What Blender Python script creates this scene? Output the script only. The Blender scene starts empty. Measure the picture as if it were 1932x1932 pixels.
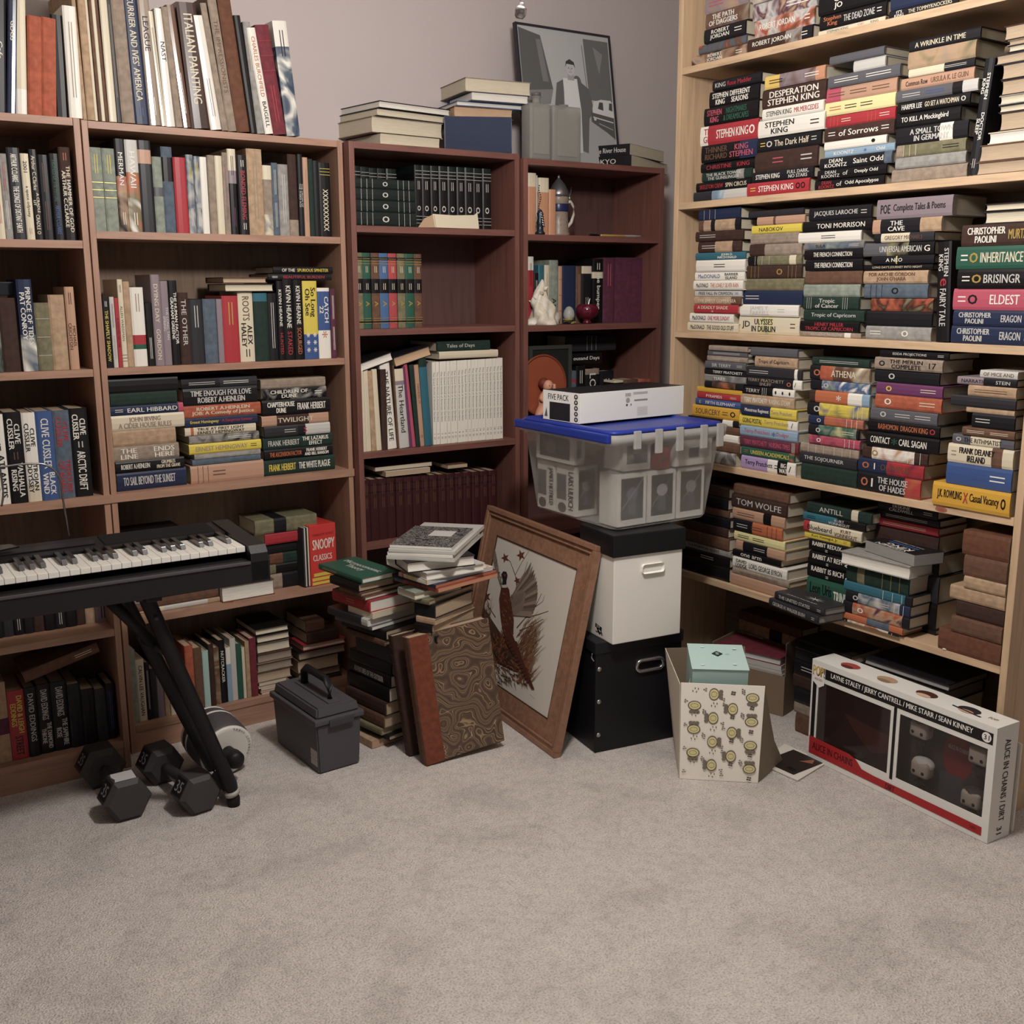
import bpy, bmesh, math, random
from mathutils import Vector as V, Matrix as MX
random.seed(7)
PI=math.pi
S=bpy.context.scene; C=S.collection
KEEP=298
# ---------------------------------------------------------------- camera
FPX=2039.49; YAW=0.590671; PIT=0.205392; ROL=-0.003417; CH=1.3782
_F=V((math.sin(YAW)*math.cos(PIT),math.cos(YAW)*math.cos(PIT),-math.sin(PIT)))
_R=_F.cross(V((0,0,1))).normalized(); _U=_R.cross(_F)
CR=_R*math.cos(ROL)+_U*math.sin(ROL); CU=-_R*math.sin(ROL)+_U*math.cos(ROL); CF=_F; CP=V((0,0,CH))
cam=bpy.data.objects.new('camera',bpy.data.cameras.new('camera')); C.objects.link(cam)
cam.matrix_world=MX(((CR.x,CU.x,-CF.x,0),(CR.y,CU.y,-CF.y,0),(CR.z,CU.z,-CF.z,CH),(0,0,0,1)))
cam.data.sensor_width=36; cam.data.lens=FPX/1932*36; cam.data.clip_start=.05
S.camera=cam
# ---------------------------------------------------------------- world, light, exposure
w=bpy.data.worlds.new('world'); S.world=w; w.use_nodes=True
w.node_tree.nodes['Background'].inputs[0].default_value=(1,.93,.88,1)
w.node_tree.nodes['Background'].inputs[1].default_value=.21
S.view_settings.view_transform='Standard'; S.view_settings.look='None'
S.view_settings.exposure=0.0; S.view_settings.gamma=1.0; S.view_settings.use_curve_mapping=False
LAMP=V((1.22,1.58,2.12))
ld=bpy.data.lights.new('lamp_bulb','POINT'); ld.energy=95; ld.shadow_soft_size=.10; ld.color=(1,.965,.925)
lamp_bulb=bpy.data.objects.new('bulb_light',ld); C.objects.link(lamp_bulb); lamp_bulb.location=LAMP
# ---------------------------------------------------------------- helpers: measuring the room
def ray(x,y): return CF+CR*((x-966)/FPX)+CU*((966-y)/FPX)
def proj(p):
    v=V(p)-CP; d=v.dot(CF); return 966+FPX*v.dot(CR)/d, 966-FPX*v.dot(CU)/d
def onz(x,y,z):
    d=ray(x,y); return CP+d*((z-CH)/d.z)
def ony(x,y,Y):
    d=ray(x,y); return CP+d*(Y/d.y)
def solz(p,py):
    lo,hi=-.5,3.2
    for _ in range(40):
        m=(lo+hi)/2
        if proj((p[0],p[1],m))[1]>py: lo=m
        else: hi=m
    return lo
def reach(p,d,px,lo=.004,hi=.8):      # distance from p along d until the column px is met
    f=lambda t: proj(p+d*t)[0]-px
    a,b=lo,hi; fa=f(a)
    if fa*f(b)>0: return a if abs(fa)<abs(f(b)) else b
    for _ in range(40):
        m=(a+b)/2
        if f(m)*fa>0: a=m
        else: b=m
    return a
class Frame:                          # the front plane of a case: u along it, n into it
    def __init__(s,o,U,N): s.o=V(o); s.U=V(U).normalized(); s.N=V(N).normalized()
    def pt(s,u,n,z): 
        p=s.o+s.U*u+s.N*n; p.z=z; return p
    def un(s,x,y,sb=0):
        d=ray(x,y); q=s.o+s.N*sb; q.z=0
        t=((q-CP).x*s.N.x+(q-CP).y*s.N.y)/(d.x*s.N.x+d.y*s.N.y)
        p=CP+d*t; r=p-s.o; return r.x*s.U.x+r.y*s.U.y, p.z
    def u_at(s,x,z,sb=0):
        a,b=-3.,5.
        f=lambda u: proj(s.pt(u,sb,z))[0]-x
        y=600
        for _ in range(8):
            u,zz=s.un(x,y,sb); y=proj(s.pt(u,sb,z))[1]
        return s.un(x,y,sb)[0]
def wallframe(Y0,t,x0):
    t=math.radians(t); return Frame((x0,Y0+math.tan(t)*x0,0),(math.cos(t),math.sin(t),0),(-math.sin(t),math.cos(t),0))
FU={1:wallframe(3.089,-.65,-.06),2:wallframe(3.158,1.13,.742),3:wallframe(3.158,-.33,1.516),4:wallframe(3.158,-.78,2.15)}
PS=1.665
FP=Frame((1.507*PS-.0098*1.647*PS,1.647*PS,0),(.0098,-1,0),(1,.0098,0))
def pz(z): return CH+(z-CH)*PS
# ---------------------------------------------------------------- helpers: materials
HEX=dict(black='151315',ink='1b1a1e',charcoal='2c2b2f',navy='242c45',blue='3b5180',lightblue='8399ac',teal='33606f',green='2c5345',darkgreen='1e2f29',blackgreen='171f1e',oxblood='3a1c1d',dullblue='46638a',dullred='a04649',sage='838a7f',olive='6f6a52',red='9d343b',pink='aa5060',burgundy='6a2c35',maroon='562c3e',purple='64385a',lilac='9c87ad',orange='ab6446',rust='9f553f',peach='b8866a',yellow='cbb752',amber='c6993f',gold='cdae62',cream='cabfa8',white='d8d3c9',grey='8c8985',lightgrey='b8b5b0',darkgrey='56555a',slate='525d69',taupe='8d7e70',tan='a58b71',brown='614637',darkbrown='3b2822',tanpink='ae8a74',mauve='83767c',leather='623f2e',silver='c0c0c0',mint='9fb9b4',paleyellow='d3ca96')
NICE=dict(dullblue='blue',dullred='red',blackgreen='black-green',oxblood='dark oxblood red',ink='black',charcoal='charcoal',lightblue='pale blue',darkgreen='dark green',lightgrey='pale grey',darkgrey='dark grey',darkbrown='dark brown',tanpink='pinkish tan',paleyellow='pale yellow',leather='brown leather',mint='mint green')
def lin(h):
    if not isinstance(h,str): return tuple(h)+(1,)
    h=HEX.get(h,h); c=[int(h[i:i+2],16)/255 for i in (0,2,4)]
    return tuple((x/12.92 if x<=.04045 else ((x+.055)/1.055)**2.4) for x in c)+(1,)
_M={}
def mat(col,rough=.55,kind='plain',metal=0,**k):
    key=(str(col),rough,kind,metal,str(sorted(k.items())))
    if key in _M: return _M[key]
    m=bpy.data.materials.new(kind+'_'+(col if isinstance(col,str) else 'mix')); m.use_nodes=True; _M[key]=m
    n=m.node_tree.nodes; l=m.node_tree.links; b=n['Principled BSDF']
    b.inputs['Roughness'].default_value=rough; b.inputs['Metallic'].default_value=metal
    c=lin(col if kind not in('art','swirl') else col[0]); b.inputs['Base Color'].default_value=c
    if kind in('plain','cloth','art','rubber') and not k.get('coat') and not metal: b.inputs['Specular IOR Level'].default_value=.28
    tc=n.new('ShaderNodeTexCoord')
    def ramp(stops,fac,interp='LINEAR'):
        r=n.new('ShaderNodeValToRGB'); r.color_ramp.interpolation=interp
        while len(r.color_ramp.elements)<len(stops): r.color_ramp.elements.new(.5)
        for e,(p,cc) in zip(r.color_ramp.elements,stops): e.position=p; e.color=cc
        l.new(fac,r.inputs[0]); return r.outputs[0]
    def noise(scale,detail=4,mapping=None,dist=0):
        t=n.new('ShaderNodeTexNoise'); t.inputs['Scale'].default_value=scale; t.inputs['Detail'].default_value=detail; t.inputs['Distortion'].default_value=dist
        if mapping:
            mp=n.new('ShaderNodeMapping'); mp.inputs['Scale'].default_value=mapping; l.new(tc.outputs['Object'],mp.inputs[0]); l.new(mp.outputs[0],t.inputs['Vector'])
        else: l.new(tc.outputs['Object'],t.inputs['Vector'])
        return t.outputs['Fac']
    def bump(src,s,d=.001):
        bp=n.new('ShaderNodeBump'); bp.inputs['Strength'].default_value=s; bp.inputs['Distance'].default_value=d; l.new(src,bp.inputs['Height']); l.new(bp.outputs[0],b.inputs['Normal'])
    dk=lambda q,cc=c:(cc[0]*q,cc[1]*q,cc[2]*q,1)
    if kind=='cloth':
        l.new(ramp([(.35,dk(.82)),(.65,dk(1.12))],noise(60)),b.inputs['Base Color']); bump(noise(900,2),.35,.0005)
    elif kind=='wood':
        f=noise(7,6,k.get('grain',(1,1,14)) ,.6)
        l.new(ramp([(.3,dk(.78)),(.5,c),(.72,dk(1.12))],f),b.inputs['Base Color']); bump(f,.1,.001)
    elif kind=='pages':
        f=noise(30,3,(1,1,60))
        l.new(ramp([(.3,dk(.82)),(.7,dk(1.06))],f),b.inputs['Base Color']); bump(f,.3,.0006)
    elif kind=='art':
        f=noise(k.get('scale',9),2,(1,1,1),1.5)
        st=[(.28+.44*i/(len(col)-1),lin(q)) for i,q in enumerate(col)]
        l.new(ramp(st,f),b.inputs['Base Color'])
    elif kind=='swirl':
        wv=n.new('ShaderNodeTexWave'); wv.inputs['Scale'].default_value=4.5; wv.inputs['Distortion'].default_value=6; wv.inputs['Detail'].default_value=2.5; wv.inputs['Detail Scale'].default_value=1.1; wv.inputs['Detail Roughness'].default_value=.45
        nz=n.new('ShaderNodeTexNoise'); nz.inputs['Scale'].default_value=10; nz.inputs['Detail'].default_value=1; l.new(tc.outputs['Object'],nz.inputs['Vector'])
        vm=n.new('ShaderNodeVectorMath'); vm.operation='MULTIPLY_ADD'; l.new(nz.outputs['Color'],vm.inputs[0]); vm.inputs[1].default_value=(.5,.5,.5); l.new(tc.outputs['Object'],vm.inputs[2]); l.new(vm.outputs[0],wv.inputs['Vector'])
        q=[lin(x) for x in col]
        l.new(ramp([(0,q[0]),(.42,q[1]),(.5,q[2]),(.53,q[0]),(.78,q[3]),(.9,q[4]),(.94,q[0])],wv.outputs['Fac']),b.inputs['Base Color'])
    elif kind=='carpet':
        f=noise(5,6,None,.5); g=noise(210,4); h=noise(38,4)
        r1=ramp([(.36,dk(.86)),(.47,dk(.98)),(.6,dk(1.03))],f)
        r2=ramp([(.3,(.66,.66,.66,1)),(.5,(.97,.97,.97,1)),(.7,(1.12,1.12,1.12,1))],g); r3=ramp([(.3,(.86,.86,.86,1)),(.55,(1,1,1,1))],h)
        a=n.new('ShaderNodeMixRGB'); a.blend_type='MULTIPLY'; a.inputs[0].default_value=1; l.new(r1,a.inputs[1]); l.new(r2,a.inputs[2])
        a2=n.new('ShaderNodeMixRGB'); a2.blend_type='MULTIPLY'; a2.inputs[0].default_value=1; l.new(a.outputs[0],a2.inputs[1]); l.new(r3,a2.inputs[2])
        l.new(a2.outputs[0],b.inputs['Base Color'])
        bump(g,1,.009)
    elif kind=='wall':
        f=noise(160,3); bump(f,.12,.002)
    elif kind=='rubber':
        bump(noise(350,3),.5,.0008)
    elif kind=='frost':
        b.inputs['Transmission Weight'].default_value=1; b.inputs['Roughness'].default_value=k.get('r',.22); b.inputs['IOR'].default_value=1.06
        b.inputs['Alpha'].default_value=k.get('a',.62)
        b.inputs['Transmission Weight'].default_value=.35
    elif kind=='glass':
        b.inputs['Alpha'].default_value=k.get('a',.25); b.inputs['Specular IOR Level'].default_value=.8
    if k.get('coat'): b.inputs['Coat Weight'].default_value=k['coat']; b.inputs['Coat Roughness'].default_value=.12
    return m
# ---------------------------------------------------------------- helpers: objects
def tag(o,label=None,cat=None,group=None,kind=None):
    if label:
        o['label']=label
    if cat: o['category']=cat
    if group: o['group']=group
    if kind: o['kind']=kind
    return o
def thing(name,label,cat,M=None,group=None):
    o=bpy.data.objects.new(name,None); o.empty_display_size=.02; C.objects.link(o)
    if M is not None: o.matrix_world=M
    return tag(o,label,cat,group)
def obj(name,bm,mats,parent=None,smooth=False,M=None,label=None):
    me=bpy.data.meshes.new(name)
    if isinstance(bm,tuple):
        me.from_pydata([tuple(v) for v in bm[0]],[],bm[1])
        if len(bm)>2 and bm[2]: me.polygons.foreach_set('material_index',bm[2])
    else:
        bmesh.ops.recalc_face_normals(bm,faces=bm.faces[:]); bm.to_mesh(me); bm.free()
    if not isinstance(mats,(list,tuple)): mats=[mats]
    for m in mats: me.materials.append(m)
    if smooth:
        me.polygons.foreach_set('use_smooth',[True]*len(me.polygons))
    me.update()
    o=bpy.data.objects.new(name,me); C.objects.link(o)
    if M is not None: o.matrix_world=M
    if parent: o.parent=parent
    if label: o['label']=label
    return o
def box(bm,x0,x1,y0,y1,z0,z1,bev=0,mi=0,seg=2,M=None):
    vs=[bm.verts.new((x,y,z)) for x in (x0,x1) for y in (y0,y1) for z in (z0,z1)]
    fs=[bm.faces.new([vs[i] for i in q]) for q in ((0,1,3,2),(4,6,7,5),(0,4,5,1),(2,3,7,6),(0,2,6,4),(1,5,7,3))]
    for f in fs: f.material_index=mi
    if bev:
        es=list({e for f in fs for e in f.edges}); r=bmesh.ops.bevel(bm,geom=es,offset=bev,segments=seg,profile=.6,affect='EDGES')
        for f in r['faces']: f.material_index=mi
        if M is not None:
            vv=set(v for f in fs if f.is_valid for v in f.verts)|set(r['verts']); bmesh.ops.transform(bm,matrix=M,verts=list(vv))
    elif M is not None: bmesh.ops.transform(bm,matrix=M,verts=vs)
def nb(): return bmesh.new()
def B(*a,**k):
    bm=nb(); box(bm,*a,**k); return bm
def tube(bm,pts,r,n=10,mi=0,cap=True):
    pts=[V(p) for p in pts]; rs=r if isinstance(r,(list,tuple)) else [r]*len(pts); rings=[]
    up=V((0,0,1))
    for i,p in enumerate(pts):
        d=(pts[min(i+1,len(pts)-1)]-pts[max(i-1,0)]).normalized()
        a=d.cross(up)
        if a.length<.05: a=d.cross(V((0,1,0)))
        a.normalize(); b=d.cross(a)
        rings.append([bm.verts.new(p+(a*math.cos(t)+b*math.sin(t))*rs[i]) for t in (2*PI*k/n for k in range(n))])
    for q,w_ in zip(rings,rings[1:]):
        for k in range(n):
            f=bm.faces.new((q[k],q[(k+1)%n],w_[(k+1)%n],w_[k])); f.material_index=mi
    if cap: bm.faces.new(rings[0]); bm.faces.new(rings[-1])
def lathe(bm,prof,n=24,M=None,mi=0):
    rings=[]
    for r,z in prof: rings.append([bm.verts.new((r*math.cos(2*PI*k/n),r*math.sin(2*PI*k/n),z)) for k in range(n)])
    for q,w_ in zip(rings,rings[1:]):
        for k in range(n):
            f=bm.faces.new((q[k],q[(k+1)%n],w_[(k+1)%n],w_[k])); f.material_index=mi
    if prof[0][0]>1e-5: bm.faces.new(rings[0])
    if prof[-1][0]>1e-5: bm.faces.new(rings[-1])
    if M is not None: bmesh.ops.transform(bm,matrix=M,verts=[v for r in rings for v in r])
def prism(bm,pts,z0,z1,mi=0,M=None):
    a=[bm.verts.new((x,y,z0)) for x,y in pts]; b=[bm.verts.new((x,y,z1)) for x,y in pts]; n=len(pts)
    for k in range(n):
        f=bm.faces.new((a[k],a[(k+1)%n],b[(k+1)%n],b[k])); f.material_index=mi
    for q in (a,b): bm.faces.new(q).material_index=mi
    if M is not None: bmesh.ops.transform(bm,matrix=M,verts=a+b)
def mframe(o,x,y,z=None):
    x=V(x).normalized(); y=V(y).normalized(); z=V(z).normalized() if z is not None else x.cross(y).normalized(); o=V(o)
    return MX(((x.x,y.x,z.x,o.x),(x.y,y.y,z.y,o.y),(x.z,y.z,z.z,o.z),(0,0,0,1)))
_T={}
def tmesh(s):
    if s in _T: return _T[s]
    c=bpy.data.curves.new('t','FONT'); c.body=s; c.resolution_u=2; c.align_x='CENTER'; c.space_line=.85
    o=bpy.data.objects.new('t',c); me=bpy.data.meshes.new_from_object(o)
    vs=[v.co.copy() for v in me.vertices]; fs=[tuple(p.vertices) for p in me.polygons]
    bpy.data.objects.remove(o); bpy.data.meshes.remove(me); bpy.data.curves.remove(c)
    if not vs: _T[s]=None; return None
    x0=min(v.x for v in vs); x1=max(v.x for v in vs); y0=min(v.y for v in vs); y1=max(v.y for v in vs)
    vs=[((v.x-x0)/(x1-x0),(v.y-y0)/(y1-y0)) for v in vs]; _T[s]=(vs,fs,(x1-x0)/(y1-y0)); return _T[s]
def text_on(verts,faces,idx,s,cx,cy,w_,h,plane,mi,keep=False,bold=True):
    t=tmesh(s)
    if not t: return
    vs,fs,ar=t
    if keep:
        if w_/h>ar: w_=h*ar
        else: h=w_/ar
    elif w_/h>ar*1.25: w_=h*ar*1.25
    offs=((0,0),(min(h*.035,.0012),0)) if bold else ((0,0),)
    for k,(ox,oy) in enumerate(offs):
        b=len(verts)
        for x,y in vs: verts.append(plane(cx+(x-.5)*w_+ox,cy+(y-.5)*h+oy,k*.00003))
        for f in fs: faces.append(tuple(b+i for i in f)); idx.append(mi)
# a flat printed design: polygons and lettering on the plane O + x*X + y*Y, lifted along N
def printed(name,parent,O,X,Y,items,lift=.0004,label=None):
    O=V(O);X=V(X).normalized();Y=V(Y).normalized();N=X.cross(Y)
    vs=[];fs=[];ix=[];mats=[];mk={}
    for k,it in enumerate(items):
        col=it[1]; 
        if str(col) not in mk: mk[str(col)]=len(mats); mats.append(col if isinstance(col,bpy.types.Material) else mat(col,.5))
        mi=mk[str(col)]; L=lift+k*min(.00010,.003/len(items))
        if it[0]=='p':
            b=len(vs)
            for x,y in it[2]: vs.append(O+X*x+Y*y+N*L)
            fs.append(tuple(range(b,b+len(it[2])))); ix.append(mi)
        elif it[0]=='t':
            _,_,s,cx,cy,w_,h=it[:7]
            text_on(vs,fs,ix,s,cx,cy,w_,h,lambda x,y,o:O+X*x+Y*y+N*(L+.0001+o),mi,keep=False)
    return obj(name,(vs,fs,ix),mats,parent,label=label)
def P(col,*pts): return ('p',col,list(pts),0)
def R(col,x0,y0,x1,y1): return ('p',col,[(x0,y0),(x1,y0),(x1,y1),(x0,y1)],0)
def E(col,cx,cy,rx,ry,n=16,a0=0,a1=2*PI): return ('p',col,[(cx+rx*math.cos(a0+(a1-a0)*k/n),cy+ry*math.sin(a0+(a1-a0)*k/n)) for k in range(n+(0 if a1-a0>6.2 else 1))],0)
def T(col,s,cx,cy,w_,h): return ('t',col,s,cx,cy,w_,h,0)
def LN(col,x0,y0,x1,y1,t=.002,t2=None):
    d=V((x1-x0,y1-y0)); n=V((-d.y,d.x)).normalized(); t2=t if t2 is None else t2
    return ('p',col,[(x0+n.x*t/2,y0+n.y*t/2),(x0-n.x*t/2,y0-n.y*t/2),(x1-n.x*t2/2,y1-n.y*t2/2),(x1+n.x*t2/2,y1+n.y*t2/2)],0)
# ---------------------------------------------------------------- helpers: books
def cmat(tok):
    if tok[0]=='~': return mat(tuple(tok[1:].split('-')),.35,'art',scale=14 if len(tok)%2 else 9)
    if tok[0]=='%': return mat(tok[1:],.28,'plain',coat=.5)
    if tok in('rust','tan','brown','taupe','olive','burgundy','slate','sage','maroon','leather','darkbrown','darkgreen','grey'): return mat(tok,.75,'cloth')
    return mat(tok,.42,'plain')
def cname(tok):
    a=tok.split('/')[::2]; t=a[0]
    if t[0]=='~':
        q=[NICE.get(c,c) for c in t[1:].split('-')][:2]; return q[0]+' and '+q[1]+' illustrated'
    ns=[]
    for t in a:
        t=t.strip('%')
        if t[0]=='~': continue
        t=NICE.get(t,t)
        if t not in ns: ns.append(t)
    return ' and '.join(ns[:2]) if ns else 'patterned'
LET=dict(w='white',c='cream',g='gold',r='red',k='black',y='yellow',b='blue',o='orange',p='pink',s='lightgrey',n='brown',u='purple',e='green',t='taupe')
def book(M,L,Th,D,tok,title='',label='',group=None,pg='cream',soft=False,dtl=True,name='book',lab2=None,cover_label=None):
    root=thing(name,label,'book',M,group)
    t=min(.0022,Th*.14) if not soft else .0007
    b=min(.0035,Th*.14) if not soft else .0004
    seg=tok.split('/'); cols=seg[::2]; cuts=[0.]+[float(x) for x in seg[1::2]]+[1.]
    n=5 if dtl else 3
    O=[(D,0)]+[(b-b*math.sin(PI*k/(n-1)),Th*(.5-.5*math.cos(PI*k/(n-1)))) for k in range(n)]+[(D,Th)]
    I=[(D,t)]+[(t+b,t if k<n/2 else Th-t) for k in range(n)]+[(D,Th-t)]
    I[n//2+1]=(t+b,Th/2)
    m=len(O); vs=[];fs=[];ix=[]
    for c in cuts:
        for y,z in O+I: vs.append((c*L,y,z))
    for s in range(len(cuts)-1):
        a=s*2*m; d=a+2*m
        for k in range(m-1):
            fs.append((a+k,a+k+1,d+k+1,d+k)); fs.append((a+m+k,d+m+k,d+m+k+1,a+m+k+1)); ix+=[s,s]
        for k in (0,m-1): fs.append((a+k,d+k,d+m+k,a+m+k)); ix.append(s)
    e=(len(cuts)-1)*2*m
    for k in range(m-1):
        fs.append((k,m+k,m+k+1,k+1)); fs.append((e+k,e+k+1,e+m+k+1,e+m+k)); ix+=[0,len(cuts)-2]
    obj('cover',(vs,fs,ix),[cmat(c) for c in cols],root,label=cover_label)
    g=.003 if not soft else .0003
    q=.003 if not soft else 0
    py=[(t+b+.0005,t+.0001),(D-g,t+.0001),(D-g-q*.8,t+(Th-2*t)*.3),(D-g-q,Th/2),(D-g-q*.8,Th-t-(Th-2*t)*.3),(D-g,Th-t-.0001),(t+b+.0005,Th-t-.0001)]
    vs=[(x,y,z) for x in (g,L-g) for y,z in py]; k=len(py)
    fs=[(i,(i+1)%k,k+(i+1)%k,k+i) for i in range(k)]+[tuple(range(k))[::-1],tuple(range(k,2*k))]
    obj('pages',(vs,fs),mat({'cream':'c6bba5','tan':'ad9880','white':'d5d0c6','tanpink':'b8987a'}.get(pg,pg),.8,'pages'),root)
    if title:
        vs=[];fs=[];ix=[];mats=[];mk={}
        parts=title.split('|'); tot=0; P_=[]
        for s in parts:
            col='c'
            if len(s)>1 and s[1]==':' : col=s[0]; s=s[2:]
            lines=s.split('^'); P_.append((col,'\n'.join(lines),max(len(x) for x in lines)+1.5,len(lines)))
        tot=sum(p[2] for p in P_); x=.05*L; W=.9*L
        plane=lambda X,Y,o:(X,-.0003-o,Y)
        for col,s,wt,nl in P_:
            ww=W*wt/tot; cn=LET[col]
            if cn not in mk: mk[cn]=len(mats); mats.append(mat(cn,.5) if cn!='gold' else mat('gold',.35,metal=.6))
            mi=mk[cn]
            if s=='_': pass
            elif s=='=':
                for yy in (.38,.58):
                    bb=len(vs); x0=x+ww*.1; x1=x+ww*.85
                    for X,Y in ((x0,yy*Th),(x1,yy*Th),(x1,(yy+.06)*Th),(x0,(yy+.06)*Th)): vs.append(plane(X,Y,0))
                    fs.append((bb,bb+1,bb+2,bb+3)); ix.append(mi)
            elif s=='#':        # band lines
                for q_ in (.2,.5,.8):
                    bb=len(vs); X=x+ww*q_
                    for X_,Y in ((X,.04*Th),(X+.0012,.04*Th),(X+.0012,.96*Th),(X,.96*Th)): vs.append(plane(X_,Y,.0001))
                    fs.append((bb,bb+1,bb+2,bb+3)); ix.append(mi)
            else: text_on(vs,fs,ix,s,x+ww/2,Th*.5,ww*.9,Th*(.45 if nl==1 else .72),plane,mi,bold=Th>.017)
            x+=ww
        if vs: obj('lettering',(vs,fs,ix),mats,root)
    return root
ORD=['first','second','third','fourth','fifth','sixth','seventh','eighth','ninth','tenth','eleventh','twelfth','thirteenth','fourteenth','fifteenth','sixteenth','seventeenth','eighteenth','nineteenth','twentieth']+['twenty-'+x for x in ('first','second','third','fourth','fifth','sixth','seventh','eighth','ninth')]
def mklabel(tok,title,pos,place,noun='book'):
    c=cname(tok); L=c+' '+noun
    ls=[s[0] for s in title.split('|') if len(s)>1 and s[1]==':'] if title else []
    full=L+((' with '+NICE.get(LET[ls[0]],LET[ls[0]])+' lettering') if ls else '')+', '+pos+' '+place
    if len(full.replace(',','').split())<=16: return full
    return ' '.join((L+', '+pos+' '+place).split()[:16])
def rows(txt):
    out=[]
    for ln in txt.strip().split('\n'):
        ln=ln.strip()
        if not ln: continue
        a,_,t=ln.partition(';'); out.append((a.split(),t.strip()))
    return out
# upright row.  line: x1 ytop colour [lean x of top-left corner] [opts] ; TITLE
def upright(fr,z,sb,x0,place,txt,D=.15,group=None):
    z+=.0006; prev=fr.u_at(x0,z,sb)+.0004; xs=x0; i=0; R_=rows(txt)
    for a,t in R_:
        x1=float(a[0]); yt=float(a[1]); tok=a[2]; opt=dict(q.split('=') for q in a[3:])
        if tok=='gap': prev=fr.u_at(x1,z,sb); xs=x1; continue
        s2=sb+float(opt.get('s',0))+random.random()*.006
        u1=fr.u_at(x1,z,sb)
        if u1-prev<.005: u1=prev+.005
        lean=0
        if 'l' in opt:
            ut,zt=fr.un(float(opt['l']),yt,sb); lean=math.atan2(prev-ut,zt-z); L=math.hypot(prev-ut,zt-z)
        else:
            zt=fr.un((xs+x1)/2-(.07 if x1<400 else .04)*60,yt,sb)[1]; L=zt-z
        L=max(.05,min(L,.42)); Th=(u1-prev)*math.cos(lean)-.0006
        up=V((0,0,1))*math.cos(lean)-fr.U*math.sin(lean); si=fr.U*math.cos(lean)+V((0,0,1))*math.sin(lean)
        o=fr.pt(prev,s2,z)+up*L
        d=float(opt.get('d',min(D,L*.72)))
        M=mframe(o,-up,fr.N,si)
        n=len([1 for q in R_ if q[0][2]!='gap'])
        lb=mklabel(tok,t,ORD[i]+' from left','in '+place) if i<=n/2 or n<6 else mklabel(tok,t,(ORD[n-1-i]+' from right') if i<n-1 else 'rightmost','in '+place)
        book(M,L,Th,d,tok,t,lb,group or 'books in '+place,pg=opt.get('pg','tan'),soft='p' in opt)
        prev=u1+.0003; xs=x1; i+=1
# flat stack.  line: ytop xl xr colour [opts] ; TITLE   (bottom book first; colour starting with ! = pages face out)
def stack(fr,z,sb,xm,place,txt,D=.155,ulim=None,group=None,jit=.008):
    z+=.0006; i=0; R_=[r for r in rows(txt)]; n=len(R_)
    for a,t in R_:
        yt=float(a[0]); xl=float(a[1]); xr=float(a[2]); tok=a[3]; opt=dict(q.split('=') for q in a[4:])
        s2=sb+float(opt.get('s',0))+random.random()*jit*(0 if 's' in opt else 1)
        zt=fr.un(xm,yt,s2)[1]; Th=max(.006,zt-z-.0007)
        u0=fr.u_at(xl,z+Th/2,s2); u1=fr.u_at(xr,z+Th/2,s2)
        if fr is FP: u0=max(u0,.0175); u1=min(u1,1.2575)
        L=max(.05,u1-u0)
        out=tok[0]=='!'
        if out: tok=tok[1:]
        M=mframe(fr.pt(u0,s2,z),fr.U,fr.N,(0,0,1))
        d=float(opt.get('d',min(D,L*.68 if L>.15 else D)))
        if out: M=M@MX.Translation((L,d,0))@MX.Rotation(PI,4,'Z')
        k=n-1-i
        pos='topmost' if k==0 else ('lowest' if i==0 else (ORD[k]+' down' if k<n/2 else ORD[i]+' up'))
        lb=mklabel(tok,t,pos,'in '+place)
        book(M,L,Th,d,tok,t,lb,group or 'books stacked in '+place,pg=opt.get('pg','cream'),soft='p' in opt)
        z+=Th+.0007; i+=1
    return z
# free pile standing anywhere: line: xc yb yt xl xr yaw kind colour pages [opts] ; TITLE
def pile(base,z,txt,place,noun='book'):
    base=V(base); hn=V((math.sin(YAW),math.cos(YAW),0)); i=0; R_=rows(txt); n=len(R_); out=[]
    for a,t in R_:
        xc,yb,yt,xl,xr,yaw=[float(q) for q in a[:6]]; kd,tok,pg=a[6:9]; opt=dict(q.split('=') for q in a[9:])
        y=700
        for _ in range(8):
            d=ray(xc,y); p=CP+d*((base-CP).dot(hn)/d.dot(hn)); y=proj((p.x,p.y,z))[1]
        d=ray(xc,y); p=CP+d*((base-CP).dot(hn)/d.dot(hn)); p.z=z
        # thickness from the pixel height of the near corner
        sc=(p-CP).dot(CF)/FPX/math.cos(PIT); Th=max(.004,(yb-yt)*sc)
        th=math.radians(yaw); A=V((math.cos(th),math.sin(th),0)); Bv=V((-math.sin(th),math.cos(th),0))
        wr=float(opt['wr']) if 'wr' in opt else reach(p,A,xr,hi=.45); wl=float(opt['wl']) if 'wl' in opt else reach(p,Bv,xl,hi=.45)
        if kd=='L': M=mframe(p+Bv*wl,-Bv,A,(0,0,1)); L,D=wl,wr
        elif kd=='R': M=mframe(p,A,Bv,(0,0,1)); L,D=wr,wl
        elif kd=='B': M=mframe(p+A*wr+Bv*wl,-A,-Bv,(0,0,1)); L,D=wr,wl
        else: M=mframe(p+A*wr,Bv,-A,(0,0,1)); L,D=wl,wr
        k=n-1-i; pos='topmost' if k==0 else ('lowest' if i==0 else (ORD[k]+' down' if k<n/2 else ORD[i]+' up'))
        lb=mklabel(tok,t,pos,place,noun)
        out.append(book(M,L,Th-.0006,D,tok,t,opt.get('lab','').replace('_',' ') or lb,'books in the '+place.replace('in ','').replace('the ',''),pg=pg,soft='p' in opt))
        z+=Th; i+=1
    return z,out
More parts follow.
